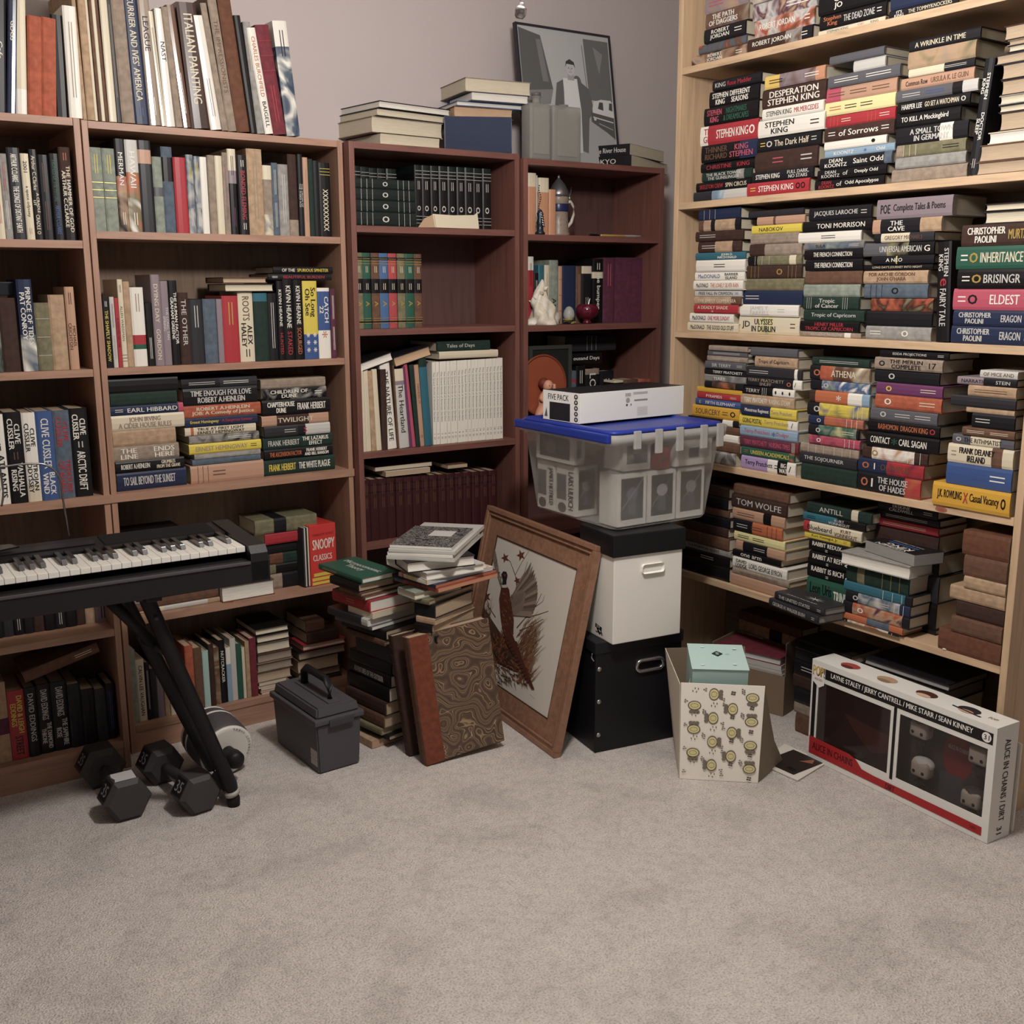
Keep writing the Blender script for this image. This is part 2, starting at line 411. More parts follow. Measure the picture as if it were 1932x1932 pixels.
# ================================================================ the setting
WX=3.19; WY=3.45
def struct(name,bm,m): return tag(obj(name,bm,m),kind='structure')
WALLM=mat('b9aeac',.85,'wall')
struct('floor',B(-2.6,WX+.1,-2.2,WY+.1,-.1,0),mat('d6cdc7',.95,'carpet'))
struct('wall_back',B(-2.6,WX,WY,WY+.1,0,2.66),WALLM)
struct('wall_right',B(WX,WX+.1,-2.2,WY+.1,0,2.66),WALLM)
struct('ceiling',B(-2.6,WX+.1,-2.2,WY+.1,2.66,2.76),mat('d8d0c8',.9,'wall'))
struct('wall_left',B(-2.7,-2.6,-2.2,WY+.1,0,2.66),WALLM)
struct('baseboard_right',B(WX-.012,WX,-2.2,WY,0,.08),mat('d8d2c8',.5))
struct('baseboard_back',B(-2.6,WX-.012,WY-.012,WY,0,.08),mat('d8d2c8',.5))
# ceiling lamp with pull chain (the chain's end shows at the top of the photograph)
lt=thing('ceiling_lamp','silver ball hanging on a short bead pull chain below the ceiling lamp','lamp',MX.Translation((LAMP.x,LAMP.y,2.44)))
bm=nb(); lathe(bm,[(.07,.2195),(.07,.2),(.012,.19),(.012,0.005),(.09,0),(.09,-.02),(.03,-.04),(.02,-.16),(.0,-.165)],28); obj('canopy',bm,mat('e8e0d0',.4),lt,True)
bm=nb(); lathe(bm,[(.018,-.15),(.026,-.160),(.030,-.175),(.028,-.175),(.024,-.162),(.016,-.153)],32); obj('lamp_shade',bm,mat('f0e8da',.5),lt,True)
bm=nb(); bmesh.ops.create_icosphere(bm,subdivisions=3,radius=.028,matrix=MX.Translation((0,0,-.198)))
mb=mat('fff0d8',.5).copy(); mb.node_tree.nodes['Principled BSDF'].inputs['Emission Color'].default_value=(1,.85,.7,1); mb.node_tree.nodes['Principled BSDF'].inputs['Emission Strength'].default_value=14
obj('bulb',bm,mb,lt,True)
f0=CP+ray(982,22).normalized()*2.03; ch=f0-V((LAMP.x,LAMP.y,2.44))
bm=nb(); zz=ch.z+.013
while zz<-.24:
    bmesh.ops.create_icosphere(bm,subdivisions=1,radius=.0022,matrix=MX.Translation((ch.x,ch.y,zz))); zz+=.0062
obj('bead_chain',bm,mat('silver',.2,metal=1),lt,True)
bm=nb(); tube(bm,[(0,0,-.2),(ch.x*.7,ch.y*.7,-.225),(ch.x,ch.y,-.24)],.0016,6); obj('chain_arm',bm,mat('silver',.25,metal=1),lt,True)
bm=nb(); lathe(bm,[(.0,-.0115),(.006,-.011),(.0095,-.007),(.0105,0),(.0095,.006),(.007,.0085),(.004,.0105),(.004,.014),(0,.015)],24,MX.Translation(ch)@MX.Rotation(.35,4,'X')); obj('chain_fob',bm,mat('silver',.12,metal=1),lt,True)
# ================================================================ bookcases
def bookcase(fr,w_,dep,h,zs,m,label,lips=(),edge=None,th=.018,kick=.085,sag=()):
    M=mframe(fr.o,fr.U,fr.N,(0,0,1))
    t=thing('bookcase',label,'bookcase',M); mv=VERT[m.name]
    obj('side_panel',B(0,th,0,dep,0,h,.0012),mv,t); obj('side_panel',B(w_-th,w_,0,dep,0,h,.0012),mv,t)
    obj('back_panel',B(th,w_-th,dep-.006,dep,0,h-.001),edge or m,t)
    def shelf(name,z,x0,x1,y0,tk=.02):
        bm=nb(); s=sag[zs.index(z)] if (sag and z in zs) else 0; n=10
        pr=[]; 
        for k in range(n+1):
            u=k/n; pr.append((x0+(x1-x0)*u,z-s*4*u*(1-u)))
        pts=pr+[(x,zz-tk) for x,zz in pr[::-1]]
        prism(bm,pts,0,dep-.0065-y0,0,mframe((0,y0,0),(1,0,0),(0,0,1),(0,1,0))); obj(name,bm,m,t)
    obj('top_panel',B(th+.0005,w_-th-.0005,.0005,dep-.0065,h-.02,h-.0005,.001),m,t)
    for z in zs:
        lip=z in lips
        shelf('shelf',z,(0 if lip else th+.0005)-(.002 if lip else 0),(w_ if lip else w_-th-.0005)+(.002 if lip else 0),-.004 if lip else .0015,.024 if lip else .02)
    obj('kick_board',B(th+.0005,w_-th-.0005,.004,.02,0,kick-.021),m,t)
    shelf('base_shelf',kick,th+.0005,w_-th-.0005,.001)
    return t
OAK=mat('9c7864',.5,'wood',grain=(1,1,10)); CHERRY=mat('6e473f',.5,'wood',grain=(1,1,12)); CHERRYB=mat('563a36',.6,'wood',grain=(9,9,.7)); OAKB=mat('75604f',.7,'wood',grain=(9,9,.7))
PINE=mat('bfa283',.6,'wood',grain=(1,.25,9)); 
gv=(9,9,.7); VERT={OAK.name:mat('9c7864',.5,'wood',grain=gv),CHERRY.name:mat('6e473f',.5,'wood',grain=gv)}; PINEV=mat('bfa283',.6,'wood',grain=(7,7,.5))
bookcase(FU[1],.777,.33,1.811,[1.502,1.163,.815,.426],OAK,'oak bookcase cut off by the left edge, keyboard in front of it',lips=(.815,),edge=OAKB,th=.0165)
bookcase(FU[2],.771,.245,1.82,[1.532,1.157,.798,.418],OAK,'wide oak bookcase with sagging top shelf and red comic box low down',lips=(.798,),edge=OAKB,th=.0165)
bookcase(FU[3],.628,.27,1.816,[1.567,1.247,.852,.547],CHERRY,'reddish brown bookcase holding a row of twenty thin white volumes',edge=CHERRYB)
bookcase(FU[4],.622,.285,1.802,[1.554,1.245,.86,.5],CHERRY,'dark reddish bookcase in the corner holding a beer stein and seashell',edge=CHERRYB)
# pine shelving on the right wall
PZ=dict(a=pz(1.774)+.019,b=pz(1.537),c=pz(1.291),d=pz(1.038),e=pz(.805)); PW=(1.647-.891)*PS
pt_=thing('shelving_unit','tall unfinished pine shelving unit packed with horizontally stacked books','shelving',mframe(FP.o,FP.U,FP.N,(0,0,1)))
obj('side_panel',B(-.004,.016,0,.29,0,2.43,.002),PINEV,pt_); obj('side_panel',B(PW,PW+.02,0,.29,0,2.43,.002),PINEV,pt_)
for z in list(PZ.values())+[2.42]: obj('shelf',B(.0165,PW-.0005,.001,.288,z-.021,z,.0015),PINE,pt_)
obj('back_panel',B(-.004,PW+.02,.2905,.296,0,2.43),mat('8a7561',.8,'wood',grain=(1,1,9)),pt_)
bm=nb()
for x,z,r in ((PW+.0205,1.0,.004),): 
    for (y,zz,rr) in ((.12,.62,.005),(.17,.36,.003),(.22,.30,.006),(.08,.42,.0025),(.2,.52,.0022)):
        lathe(bm,[(0,0),(rr,0),(rr,.0004),(0,.0004)],10,mframe((PW+.0201,y,zz),(0,1,0),(0,0,1),(1,0,0)))
obj('knot',bm,mat('4a3426',.8),pt_)
printed('crayon_scribble',pt_,(1.02,.0008,PZ['d']-.02),(1,0,0),(0,0,1),[E('96604f',.035,.008,.018,.007,18),E('8b4f40',.035,.007,.010,.0035,14),LN('8f5a4a',.02,.013,.055,.0175,.004,.002),LN('8f5a4a',.055,.0175,.085,.018,.003,.001)])
# ================================================================ oak bookcase at the left edge
L1='top of left oak bookcase'
upright(FU[1],1.811,.005,-12,'row on top of left oak bookcase','''
13 -30 black l=-14 pg=tan;w:Cafe
31 -40 %navy l=16 ;w:GLASS|_
53 -30 cream/.8/white l=26
80 27 rust l=51
108 30 rust l=78
132 24 black l=96 s=.01
157 9 white l=117 pg=white ;t:=
''',D=.24)
upright(FU[1],1.502,.012,-14,'second row of left oak bookcase','''
-2 290 grey
12 292 cream;r:=
27 290 grey;r:=|w:=
52 279 charcoal;w:ARTHUR C.CLARKE|w:THE SONGS OF DISTANT EARTH
68 290 cream;k:2001|k:a space odyssey|t:=
84 282 black;c:Arthur C.Clarke|c:A CRADLE^LIT|c:CRADLE O
105 292 ink;n:=|n:=
124 290 black;e:PROFILES OF THE FUTURE|b:ARTHUR C.CLARKE
146 278 darkbrown/.35/black;o:=|c:THE HAMMER OF GOD^ARTHUR C.CLARKE
''')
upright(FU[1],1.163,.012,-14,'third row of left oak bookcase','''
9 553 ~sage-darkgreen-white
46 562 darkbrown s=.01
75 527 navy/.6/~lightgrey-slate-white;w:PRINCE OF TIDES^PAT CONROY|_|_
103 571 olive;s:#
134 556 tan
152 541 tanpink;k:=|n:MICHAEL^CRICHTON
''')
o=obj('box',B(0,.11,0,.13,0,.035,.002),mat('1a1c24',.3)); o.matrix_world=mframe(FU[1].pt(FU[1].un(-26,562)[0],.05,FU[1].un(-10,558)[1]),FU[1].U,FU[1].N); o.name='storage_box'; tag(o,'glossy dark box lying on books in third row of left oak bookcase','box')
upright(FU[1],.815,.006,-12,'thriller row of left oak bookcase','''
23 782 white;k:CLIVE|k:ATLANTIS^FOUND
55 777 black;w:CLIVE^CUSSLER|n:=|w:VALHALLA^RISING
81 778 white/.8/cream;k:CLIVE^CUSSLER|k:TROJAN^ODYSSEY
113 775 %blue;w:CLIVE CUSSLER|w:BLACK^WIND
144 774 slate;r:CLIVE^CUSSLER|c:_|r:TREASURE^OF KHAN
178 770 black;w:CLIVE^CUSSLER|s:=|w:ARCTIC DRIFT
''')
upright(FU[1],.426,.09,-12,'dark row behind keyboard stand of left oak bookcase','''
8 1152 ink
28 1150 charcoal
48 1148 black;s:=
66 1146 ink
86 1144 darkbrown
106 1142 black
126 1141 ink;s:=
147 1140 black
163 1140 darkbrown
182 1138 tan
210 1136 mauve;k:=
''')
upright(FU[1],.085,.03,-10,'bottom row of left oak bookcase','''
25 1288 tan/.45/maroon/.65/tan
57 1302 red;y:DAVID & LEIGH^EDDINGS|k:STREET
80 1296 black;s:DAVID EDDINGS|_
107 1291 black;s:DAVID EDDINGS|s:THE DIAMOND^THRONE
137 1286 black;s:DAVID EDDINGS|s:THE SAPPHIRE^ROSE
162 1290 ink
187 1300 black
208 1300 charcoal
224 1290 black;b:=
''')
# a book lying tilted over that row
u0,z0=FU[1].un(49,1291,.02); u1,z1=FU[1].un(189,1232,.02); a=math.atan2(z1-z0,u1-u0)
x_=FU[1].U*math.cos(a)+V((0,0,1))*math.sin(a)
book(mframe(FU[1].pt(u0,.02,z0+.003),x_,FU[1].N),math.hypot(u1-u0,z1-z0),.03,.16,'brown','n:=|k:_|c:=','brown book lying tilted across the black fantasy books in the bottom left','book lying askew')
# ================================================================ wide oak bookcase
upright(FU[2],1.8205,-.002,158,'row of tall books on wide oak bookcase','''
166 -35 tan l=132 pg=cream
181 -40 tan l=143 pg=cream
187 -35 cream l=157
193 -35 brown l=163
200 -35 cream l=169
207 -30 brown l=175
222 -35 %cream l=184
231 -30 charcoal l=198;t:=
256 -30 taupe l=206
284 -35 navy l=228 ;c:CURRIER AND IVES' AMERICA|b:=
306 -22 %taupe l=258;k:LEAGUE|_|w:=
315 20 %cream l=280;k:=
333 14 %white l=292;k:NAST|_
346 12 taupe l=304
363 8 %brown l=313;w:_|w:=
399 2 %darkbrown l=333;c:ITALIAN PAINTING|_
420 28 %white l=363;k:_|t:=
432 5 taupe l=378
449 -12 taupe l=391;n:THE IMPRESSIONISTS|_
474 -4 leather l=411;g:_
487 28 black l=441
501 40 grey l=459;c:=|_
517 52 white l=466;o:CHARLES BURCHFIELD|k:BAIGELL
543 46 burgundy l=482;r:#|r:=
569 38 %white/.22/~navy-slate-white l=515;k:=|_|_
''',D=.27)
upright(FU[2],1.532,.012,180,'upper row of wide oak bookcase','''
204 278 sage;y:=|g:#|_
228 280 sage;y:=|g:#|_
247 262 ink/.4/~red-tan-black;w:MERMAN|_|w:=
271 264 lightgrey/.35/~sage-orange-olive-white;w:HAWAII|_|w:=
296 265 charcoal/.1/tanpink/.25/charcoal
314 296 sage/.4/darkgrey/.52/sage
335 277 slate/.12/black/.4/slate
359 297 red
373 292 ~lightgrey-slate-lightgrey;y:=|_|w:=
385 295 ~lightgrey-slate-lightgrey;y:=|_|w:=
399 296 white
413 293 taupe
427 294 cream
438 288 taupe;u:=
454 281 cream/.25/mauve/.4/black;k:=|_|u:=
473 293 black;w:=|r:BONDED FLEMING|w:=
502 281 tan;t:=
519 312 cream/.2/taupe/.7/~cream-grey-cream
531 307 slate;s:=|s:=
550 310 grey;s:=
567 291 darkbrown/.8/taupe
577 291 ink;s:THE ORIGIN OF^THE THIRD AGE
587 297 tanpink;t:=
596 300 darkgreen
608 303 ink
629 307 black;y:#|k:_|c:XXXXXXXXXX
''')
upright(FU[2],1.157,.015,202,'middle row of wide oak bookcase','''
216 560 black;w:=|y:THE SHAPELY SHADOW
225 560 lightgrey;k:=|t:=
233 562 red;k:A WANTED MATTER
243 527 cream;k:=|k:ALLEN WADDMAN|k:#
256 531 tan
281 542 white/.6/red/.72/green/.78/white;t:=|_|_
295 572 black;w:_|w:=
312 518 mauve;c:DYING DAY|c:GORDON
327 530 mauve;s:THE LONG TAN^SPRING
344 529 black;w:THE HUMAN FACTOR^GRAHAM GREENE|_
364 552 darkbrown;s:THE OTHER|_
390 565 charcoal;s:=|_
415 564 slate
426 564 mauve
456 558 red;g:=|_
484 550 cream;n:ROOTS|k:ALEX^HALEY|k:=
510 553 teal/.12/darkgreen
529 553 ink;s:=
541 530 black;w:KEVIN HEARNE|r:HUNTED
560 527 black;w:KEVIN HEARNE|r:STAKED
577 528 black;w:KEVIN HEARNE|o:SCOURGED
604 530 %yellow/.68/blue;k:So Long^Oh See|_|w:* * *^* * *
627 543 white/.05/blue/.6/white;w:CATCH^22|o:*|w:_
637 545 maroon;w:=|w:=
''')
def laid(fr,sb,x0,x1,y0,y1,tok,title,label,out=False,pg='cream',D=.15,soft=False):
    u0,za=fr.un(x0,y1,sb); u1,_=fr.un(x1,y1,sb); _,zb=fr.un(x0,y0,sb)
    M=mframe(fr.pt(u0,sb,za),fr.U,fr.N,(0,0,1)); 
    if out: M=M@MX.Translation((u1-u0,D,0))@MX.Rotation(PI,4,'Z')
    return book(M,u1-u0,zb-za,D,tok,title,label,'books lying on top of upright rows',pg=pg,soft=soft)
laid(FU[2],.01,425,517,535.5,550.5,'black','','black book showing cream page edges, lying on middle row of wide oak bookcase',True)
laid(FU[2],.015,421,504,523,534.3,'brown','','thin brown book lying above a black one, middle row of wide bookcase',True,'tan')
laid(FU[2],.03,506,626,516.6,528.5,'ink','w:=|r:BEAUTIFUL BURDEN','black book lettered in dark red lying under another, middle row, wide bookcase')
laid(FU[2],.03,516,628,503,516,'black','y:_|w:OF THE|y:SPURIOUS SPINSTER','black book with yellow lettering lying highest above the middle row')
wb='wide oak bookcase'
stack(FU[2],.798,.022,280,'left stack of '+wb,'''
887 221 352 navy;s:TO SAIL BEYOND THE SUNSET|_
867 219 348 black;w:ROBERT A.HEINLEIN|o:_|c:GRUMBLES^FROM THE GRAVE
839 214 338 taupe;w:THE^LINE|_|w:ENDS^HERE
809 213 332 tan
781 210.7 348 cream;t:JOHN IRVING^A CIDER HOUSE RULES|_
763 208 346 navy/.93/pink;w:=|w:EARL HIBBARD
739 208 334 darkgreen
712 205 336 black
''',D=.16)
stack(FU[2],.798,.022,423.6,'middle stack of '+wb,'''
873.7 360 498 tanpink;n:#|n:=|_|_
863 363 492 slate
852.5 367 492 grey;s:=
834 357 493 yellow/.1/yellow;t:ERNEST HEMINGWAY|k:=
817.7 357 489 ~black-grey-ink;w:_|w:=
801.4 349 483 cream/.08/orange/.12/cream;k:TRUE AT FIRST LIGHT^ERNEST HEMINGWAY
785 349 486 navy;y:Ernest Hemingway|r:A Dangerous Summer
762 347 492 rust;c:ROBERT A.HEINLEIN^JOB: A Comedy of Justice
730 346 486 black;s:TIME ENOUGH FOR LOVE^ROBERT A.HEINLEIN
712 342 485 ink/.5/charcoal;s:=|w:=
''',D=.16)
stack(FU[2],.798,.022,560,'right stack of '+wb,'''
864 498 632 darkgreen;y:FRANK HERBERT|w:THE WHITE PLAGUE
844.5 499 628 black;o:THE ASCENSION FACTOR|w:FRANK HERBERT^AND BILL RANSOM
821.4 496 628 darkgreen;s:FRANK HERBERT|w:THE LAZARUS^EFFECT
800.7 499 623 charcoal/.5/ink/.62/lightgrey;_|s:=|r:S|_
780.5 494 620 tanpink/.22/darkbrown/.7/tanpink;_|c:TWILIGHT|_
752 495 623 black;w:CHAPTERHOUSE^DUNE|w:FRANK HERBERT
731 492 616 ~ink-black-grey;w:CHILDREN OF^DUNE|w:=
713 492 614 taupe;t:=
''',D=.16)
stack(FU[2],.418,.03,553,'lower shelf behind the red comic box','''
1077.6 492 573 taupe/.5/ink s=.03
1059.8 498 573 olive/.3/black s=.03
1039.5 506 575 darkgreen/.05/leather/.4/darkgreen s=.03
1020.5 502 576 ink s=.03
1000 500 588 red s=.02
974 481 598 olive/.3/ink/.5/olive s=.015
''',D=.2)
stack(FU[2],.418,.03,355,'pile under the keyboard','''
1136 297 415 cream/.1/lightgrey/.8/tan pg=tan
1118 294 412 brown
1097 295 408 taupe
1086 330 392 ink
''',D=.15)
stack(FU[2],.418,.035,262,'small stack behind the stand leg','''
1155 252 276 tan
1141 248 274 brown
1124 243 272 mauve
''',D=.15)
stack(FU[2],.418,.01,468,'white-edged pile in the wide bookcase','''
1100 419 518 !brown pg=white s=.0
1090 417 500 !tanpink p=1 s=.01
1083 418 496 !tan p=1 s=.015
1075 405 488 !cream p=1 s=.012
''',D=.12)
# dark binders standing pile behind the keyboard
stack(FU[2],.418,.05,300,'tall dark pile behind the keyboard','''
1080 234 330 ink
1046 232 334 black
1012 230 330 ink
1000 228 345 !black pg=grey
''',D=.17,jit=.002)
# comic paperback box
bz=.4186; bp=onz(594,1101,bz+.002)
ub,_=FU[2].un(592,1098,.0); 
M=mframe(FU[2].pt(ub,.018,bz),(math.cos(.12),math.sin(.12),0),(-math.sin(.12),math.cos(.12),0))
h_=FU[2].un(592,992,.018)[1]-bz; w_=.098
bk=thing('book_box','red comic box with yellow stripes on the wide oak bookcase','box set',M)
obj('slipcase',B(0,w_,0,.15,0,h_,.002),mat('c23a36',.4,'plain',coat=.3),bk)
for k in range(4):
    obj('paperback',B(-.0235+k*.0055,-.0185+k*.0055,.004,.146,.003,h_-.004),mat(['charcoal','lightgrey','ink','cream'][k],.5),bk)
printed('lettering',bk,(0,0,0),(1,0,0),(0,0,1),[T('7a1f22',"CHARLES M. SCHULZ",.05,h_*.84,.08,.008),T('white','SNOOPY',.05,h_*.68,.082,.034),T('white','CLASSICS',.045,h_*.46,.07,.02),R('yellow',.004,.003,w_-.004,.012),R('yellow',.004,.016,w_-.01,.027),R('yellow',.01,.031,w_-.016,.042)])
# bottom row of wide bookcase
upright(FU[2],.085,.02,250,'bottom row of wide oak bookcase','''
265 1226 sage p=1
281 1245 cream;k:CALVIN LEE VAUGHAN
290 1250 ink;s:=
301 1262 charcoal
314 1222 mauve
324 1232 tan
334 1238 cream
344 1262 black
356 1280 tan
372 1218 rust
388 1222 brown
400 1228 mint
410 1215 darkbrown
420 1222 ~tan-brown-cream
432 1208 black;w:NUTCRACKER|_
441 1222 white/.3/lightblue;k:_
452 1205 lightgrey
462 1215 green
468 1222 cream
476 1210 tan
489 1204 burgundy
''',D=.18)
stack(FU[2],.085,.02,520,'paper-edged stack on bottom of wide oak bookcase','''
1329 494 519 !white p=1
1318 492 518 !red p=1
1304 493 519 !cream p=1
1292 488 520 !tan p=1
1282 489 540 !ink p=1
1262 486 550 !taupe pg=tan
1246 486 552 !taupe pg=taupe
1228 486 552 !brown pg=taupe
1207 485 548 !darkbrown pg=cream
1194 485 547 !black pg=cream
1181 482 545 !black pg=cream
''',D=.18)
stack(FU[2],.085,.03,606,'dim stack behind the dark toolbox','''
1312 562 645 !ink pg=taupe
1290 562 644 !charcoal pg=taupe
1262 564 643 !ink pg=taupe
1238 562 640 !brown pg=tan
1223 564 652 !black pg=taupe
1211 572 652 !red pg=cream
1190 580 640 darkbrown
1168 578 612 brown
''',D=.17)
# ================================================================ reddish brown bookcase
e4='x'
stack(FU[3],1.567,.012,727,'lying stack of dark green volumes','''
400.6 668 786 blackgreen;s:#|s:o|s:#
378.5 668 785 blackgreen;s:#|s:o|s:#
357 668 784 blackgreen;s:#|s:o|s:#
337.7 668 783 blackgreen;s:#|s:o|s:#
''',D=.11,jit=.001)
xs=[667,683,700,716,733,749,765,785]; ys=[302,304,306,308,310,311,312]
txt=''.join('%g %g blackgreen/.12/black s=.122 d=.12;s:#|s:=|_|s:o|s:#\n'%(xs[k+1],ys[k]) for k in range(7))
upright(FU[3],1.567,0,667,'partly hidden end of the dark green set',txt,D=.12,group='dark green encyclopedia volumes')
xs=[786,800,815.5,830.5,847.5,863.5,878.5,895.5,912.5,929]
txt=''.join('%g %g blackgreen/.12/black;s:#|s:=|_|s:o|s:#\n'%(xs[k+1],311+k*.9) for k in range(9))
upright(FU[3],1.567,.06,786,'right part of the dark green set',txt,D=.16,group='dark green encyclopedia volumes')
pb=thing('booklet','folded cream papers leaning against dark green volumes','papers',mframe(FU[3].pt(FU[3].un(826,428)[0],.015,1.5685),FU[3].U,FU[3].N))
bm=nb(); prism(bm,[(0,0),(.175,.002),(.18,.058),(.165,.048),(.08,.044),(0,.046)],0,.0015,0,mframe((0,.004,0),(1,.05,0),(0,.35,1))); prism(bm,[(.003,0),(.17,0),(.165,.04),(.003,.042)],0,.001,0,mframe((0,.001,0),(1,.03,0),(0,.3,1))); obj('cover_sheet',bm,mat('cream',.8),pb)
bm=nb(); prism(bm,[(-.055,0),(0,0),(0,.043),(-.03,.03)],0,.0015,0,mframe((0,.004,0),(1,-.5,0),(0,.3,1))); obj('inner_sheet',bm,mat('tan',.8),pb)
dk=['olive','green','brown','dullblue','dullred','olive','green','brown']; xs=[674.5,689,704.6,720.4,737.4,753,768,784.4,799]
txt=''.join('%g %g %s/.055/black/.09/%s/.34/black/.53/%s/.9/black/.92/%s;g:#|c:=|_|c:=|_|g:A|_|g:#\n'%(xs[k+1],476.5+k*.4,dk[k],dk[k],dk[k],dk[k]) for k in range(8))
upright(FU[3],1.247,.035,674.5,'colourful matching set on reddish brown bookcase',txt,D=.15,group='matching classics with black title band')
upright(FU[3],.852,.018,684,'lower row of reddish brown bookcase','''
693 700 cream l=678
702.6 699 cream l=686;s:=
712 700 tan l=694
722 697 cream l=702
733 697 darkbrown l=718
751.5 685.5 white l=718;k:THE NATURE OF LIFE
755 690 brown l=741
774.5 697 cream/.15/mauve/.2/lightgrey l=744;k:_|k:The Heartland|_
780 692 purple l=760
787 687 pink l=763
795 688.7 darkgreen l=773
803.5 689 tanpink l=783;n:HANDEL IT|_|n:o
818 676.7 darkgreen/.1/teal l=791
''',D=.2)
xs=[818.5,825.3,832.2,838.9,847,853.5,861,868.5,875.3,882,889.2,896.2,903.4,910.6,918,925,932.2,939.6,946.5,950.6]; xs=[818.5+(950.5-818.5)*k/20 for k in range(21)]
txt=''.join('%g %g white p=1;k:The Grand World of American Gardens|_|k:%d|k:D\n'%(xs[k+1],683-k*.4,k+1) for k in range(20))
upright(FU[3],.852,.03,818.5,'set of thin white volumes',txt,D=.2,group='thin numbered white volumes')
laid(FU[3],.03,829,940,664,678,'cream','','cream book lying flat on the thin white volumes',D=.2)
laid(FU[3],.04,825,925,645,664,'darkgreen','s:Tales of Days|_','dark green book lying highest above the thin white volumes',D=.2)
def tilted(fr,sb,xa,ya,xb,yb,T_,tok,label,pg,D=.17):
    u0,z0=fr.un(xa,ya,sb); u1,z1=fr.un(xb,yb,sb); a=math.atan2(z1-z0,u1-u0); x_=fr.U*math.cos(a)+V((0,0,1))*math.sin(a); L=math.hypot(u1-u0,z1-z0)
    M=mframe(fr.pt(u0,sb,z0),x_,fr.N)@MX.Translation((L,D,0))@MX.Rotation(PI,4,'Z')
    book(M,L,T_,D,tok,'',label,'books lying askew on lower row of reddish brown bookcase',pg=pg)
tilted(FU[3],.02,679,703,743,679,.028,'black','black book with white page edges lying tilted against the left upright','white')
tilted(FU[3],.02,747,693,815,670,.033,'ink','dark book with tan page edges lying tilted near a dark green one','tanpink')
txt=''.join('%g %g oxblood/.08/black/.1/oxblood/.2/black/.22/oxblood;n:=|n:=|_|_\n'%(687+(941-687)*(k+1)/16,906-k*1.2) for k in range(16))
upright(FU[3],.547,.03,687,'dark red leather set of reddish brown bookcase',txt,D=.2,group='dark red leather encyclopedia volumes')
laid(FU[3],.05,708,815,882,890,'brown','','thin brown booklet lying on dark red leather set','tan',D=.15,soft=True)
laid(FU[3],.035,728,812,890.6,900,'cream','','cream booklet lying lowest on the dark red leather set',True,'tan',D=.15,soft=True)
laid(FU[3],.035,845,882,878,885,'brown','','small brown booklet at right end of the dark red leather set',True,'tan',D=.12,soft=True)
# ================================================================ corner bookcase
upright(FU[4],1.554,.05,997,'upper shelf of corner bookcase','''
1013 326 peach/0.0/cream/.22/peach
1019 330 lightgrey s=.01
1038 335 cream/.25/peach
1051 357 peach
''',D=.2)
upright(FU[4],1.245,.09,995,'shell shelf of corner bookcase','''
1008 484 white/.2/red;k:=|_
1017 515 black;w:=
1028 500 teal
1037 500 cream;t:=
1054 490.6 sage;k:_|k:AN
1061 502 tanpink;n:#
1088 501 navy
1099 502 brown;t:=
1118 502 cream/.13/ink;_|s:=
1138 488.6 black/.2/cream/.3/black;w:=|w:the bumper|_
1161 486 maroon;p:=|_
1232 486 maroon
''',D=.16)
upright(FU[4],.86,.1,1074,'plaque shelf of corner bookcase','''
1088 700 slate/.15/red/.2/slate
1106 690 black;w:=|w:TAIM^I F
1132 696 taupe/.1/ink;w:LOGIC|_
1158 700 ink;s:=
''',D=.13)
laid(FU[4],.105,1076,1136,668,688,'black','w:ousand Days','black book titled in white lying above the upright books, plaque shelf',D=.13)
laid(FU[4],.11,1068,1162,634,664,'charcoal','_|s:#|_','dark ribbed binder lying topmost on the plaque shelf, corner bookcase',D=.13)
upright(FU[4],.86,.03,1160,'small books at right of the plaque shelf','''
1178 718 cream/.05/black/.5/cream
1204 716 brown;c:=
1228 716 rust;c:=
''',D=.1)
# ================================================================ pine shelves
s1='top visible pine shelf'
stack(FP,PZ['a'],.02,1357,'far left stack on '+s1,'''
94 1305 1408 ~mauve-tan-brown-ink;_|w:ROBERT^JORDAN|_|w:=
77 1318 1408 ~rust-brown-slate-brown
49 1328 1406 ink;w:ROBERT^JORDAN|w:=
20 1331 1412 ~mauve-brown-taupe;w:THE PATH^OF DAGGERS|_
-12 1330 1412 ~taupe-mauve-tan;p:=|_
-40 1334 1412 ~tan-mauve-slate
''')
stack(FP,PZ['a'],.012,1472,'second stack on '+s1,'''
60 1410 1532 darkbrown/.6/~mauve-grey-brown/.85/ink;w:ROBERT JORDAN|_|w:=
27 1424 1536 ~mauve-lightgrey-rust-brown;w:ROBERT JORDAN|_|w:=
-5 1420 1541 ~slate-lightgrey-maroon-tan;w:_|w:=
-35 1420 1536 ~brown-mauve-cream
''')
stack(FP,PZ['a'],.012,1610,'third stack on '+s1,'''
43.6 1544 1670 cream;k:STEPHEN KING|r:CUJO|k:KING
15 1546 1672 black;o:Stephen^King|s:THE DEAD ZONE|w:=
-22 1544 1672 black;w:CU^JO|s:=
-50 1546 1670 navy
''')
stack(FP,PZ['a'],.012,1745,'fourth stack on '+s1,'''
5 1677 1808 ink;w:IT'S^KING|c:THE TOMMYKNOCKERS
-30 1680 1810 navy;_|w:=
''')
s2='second pine shelf'
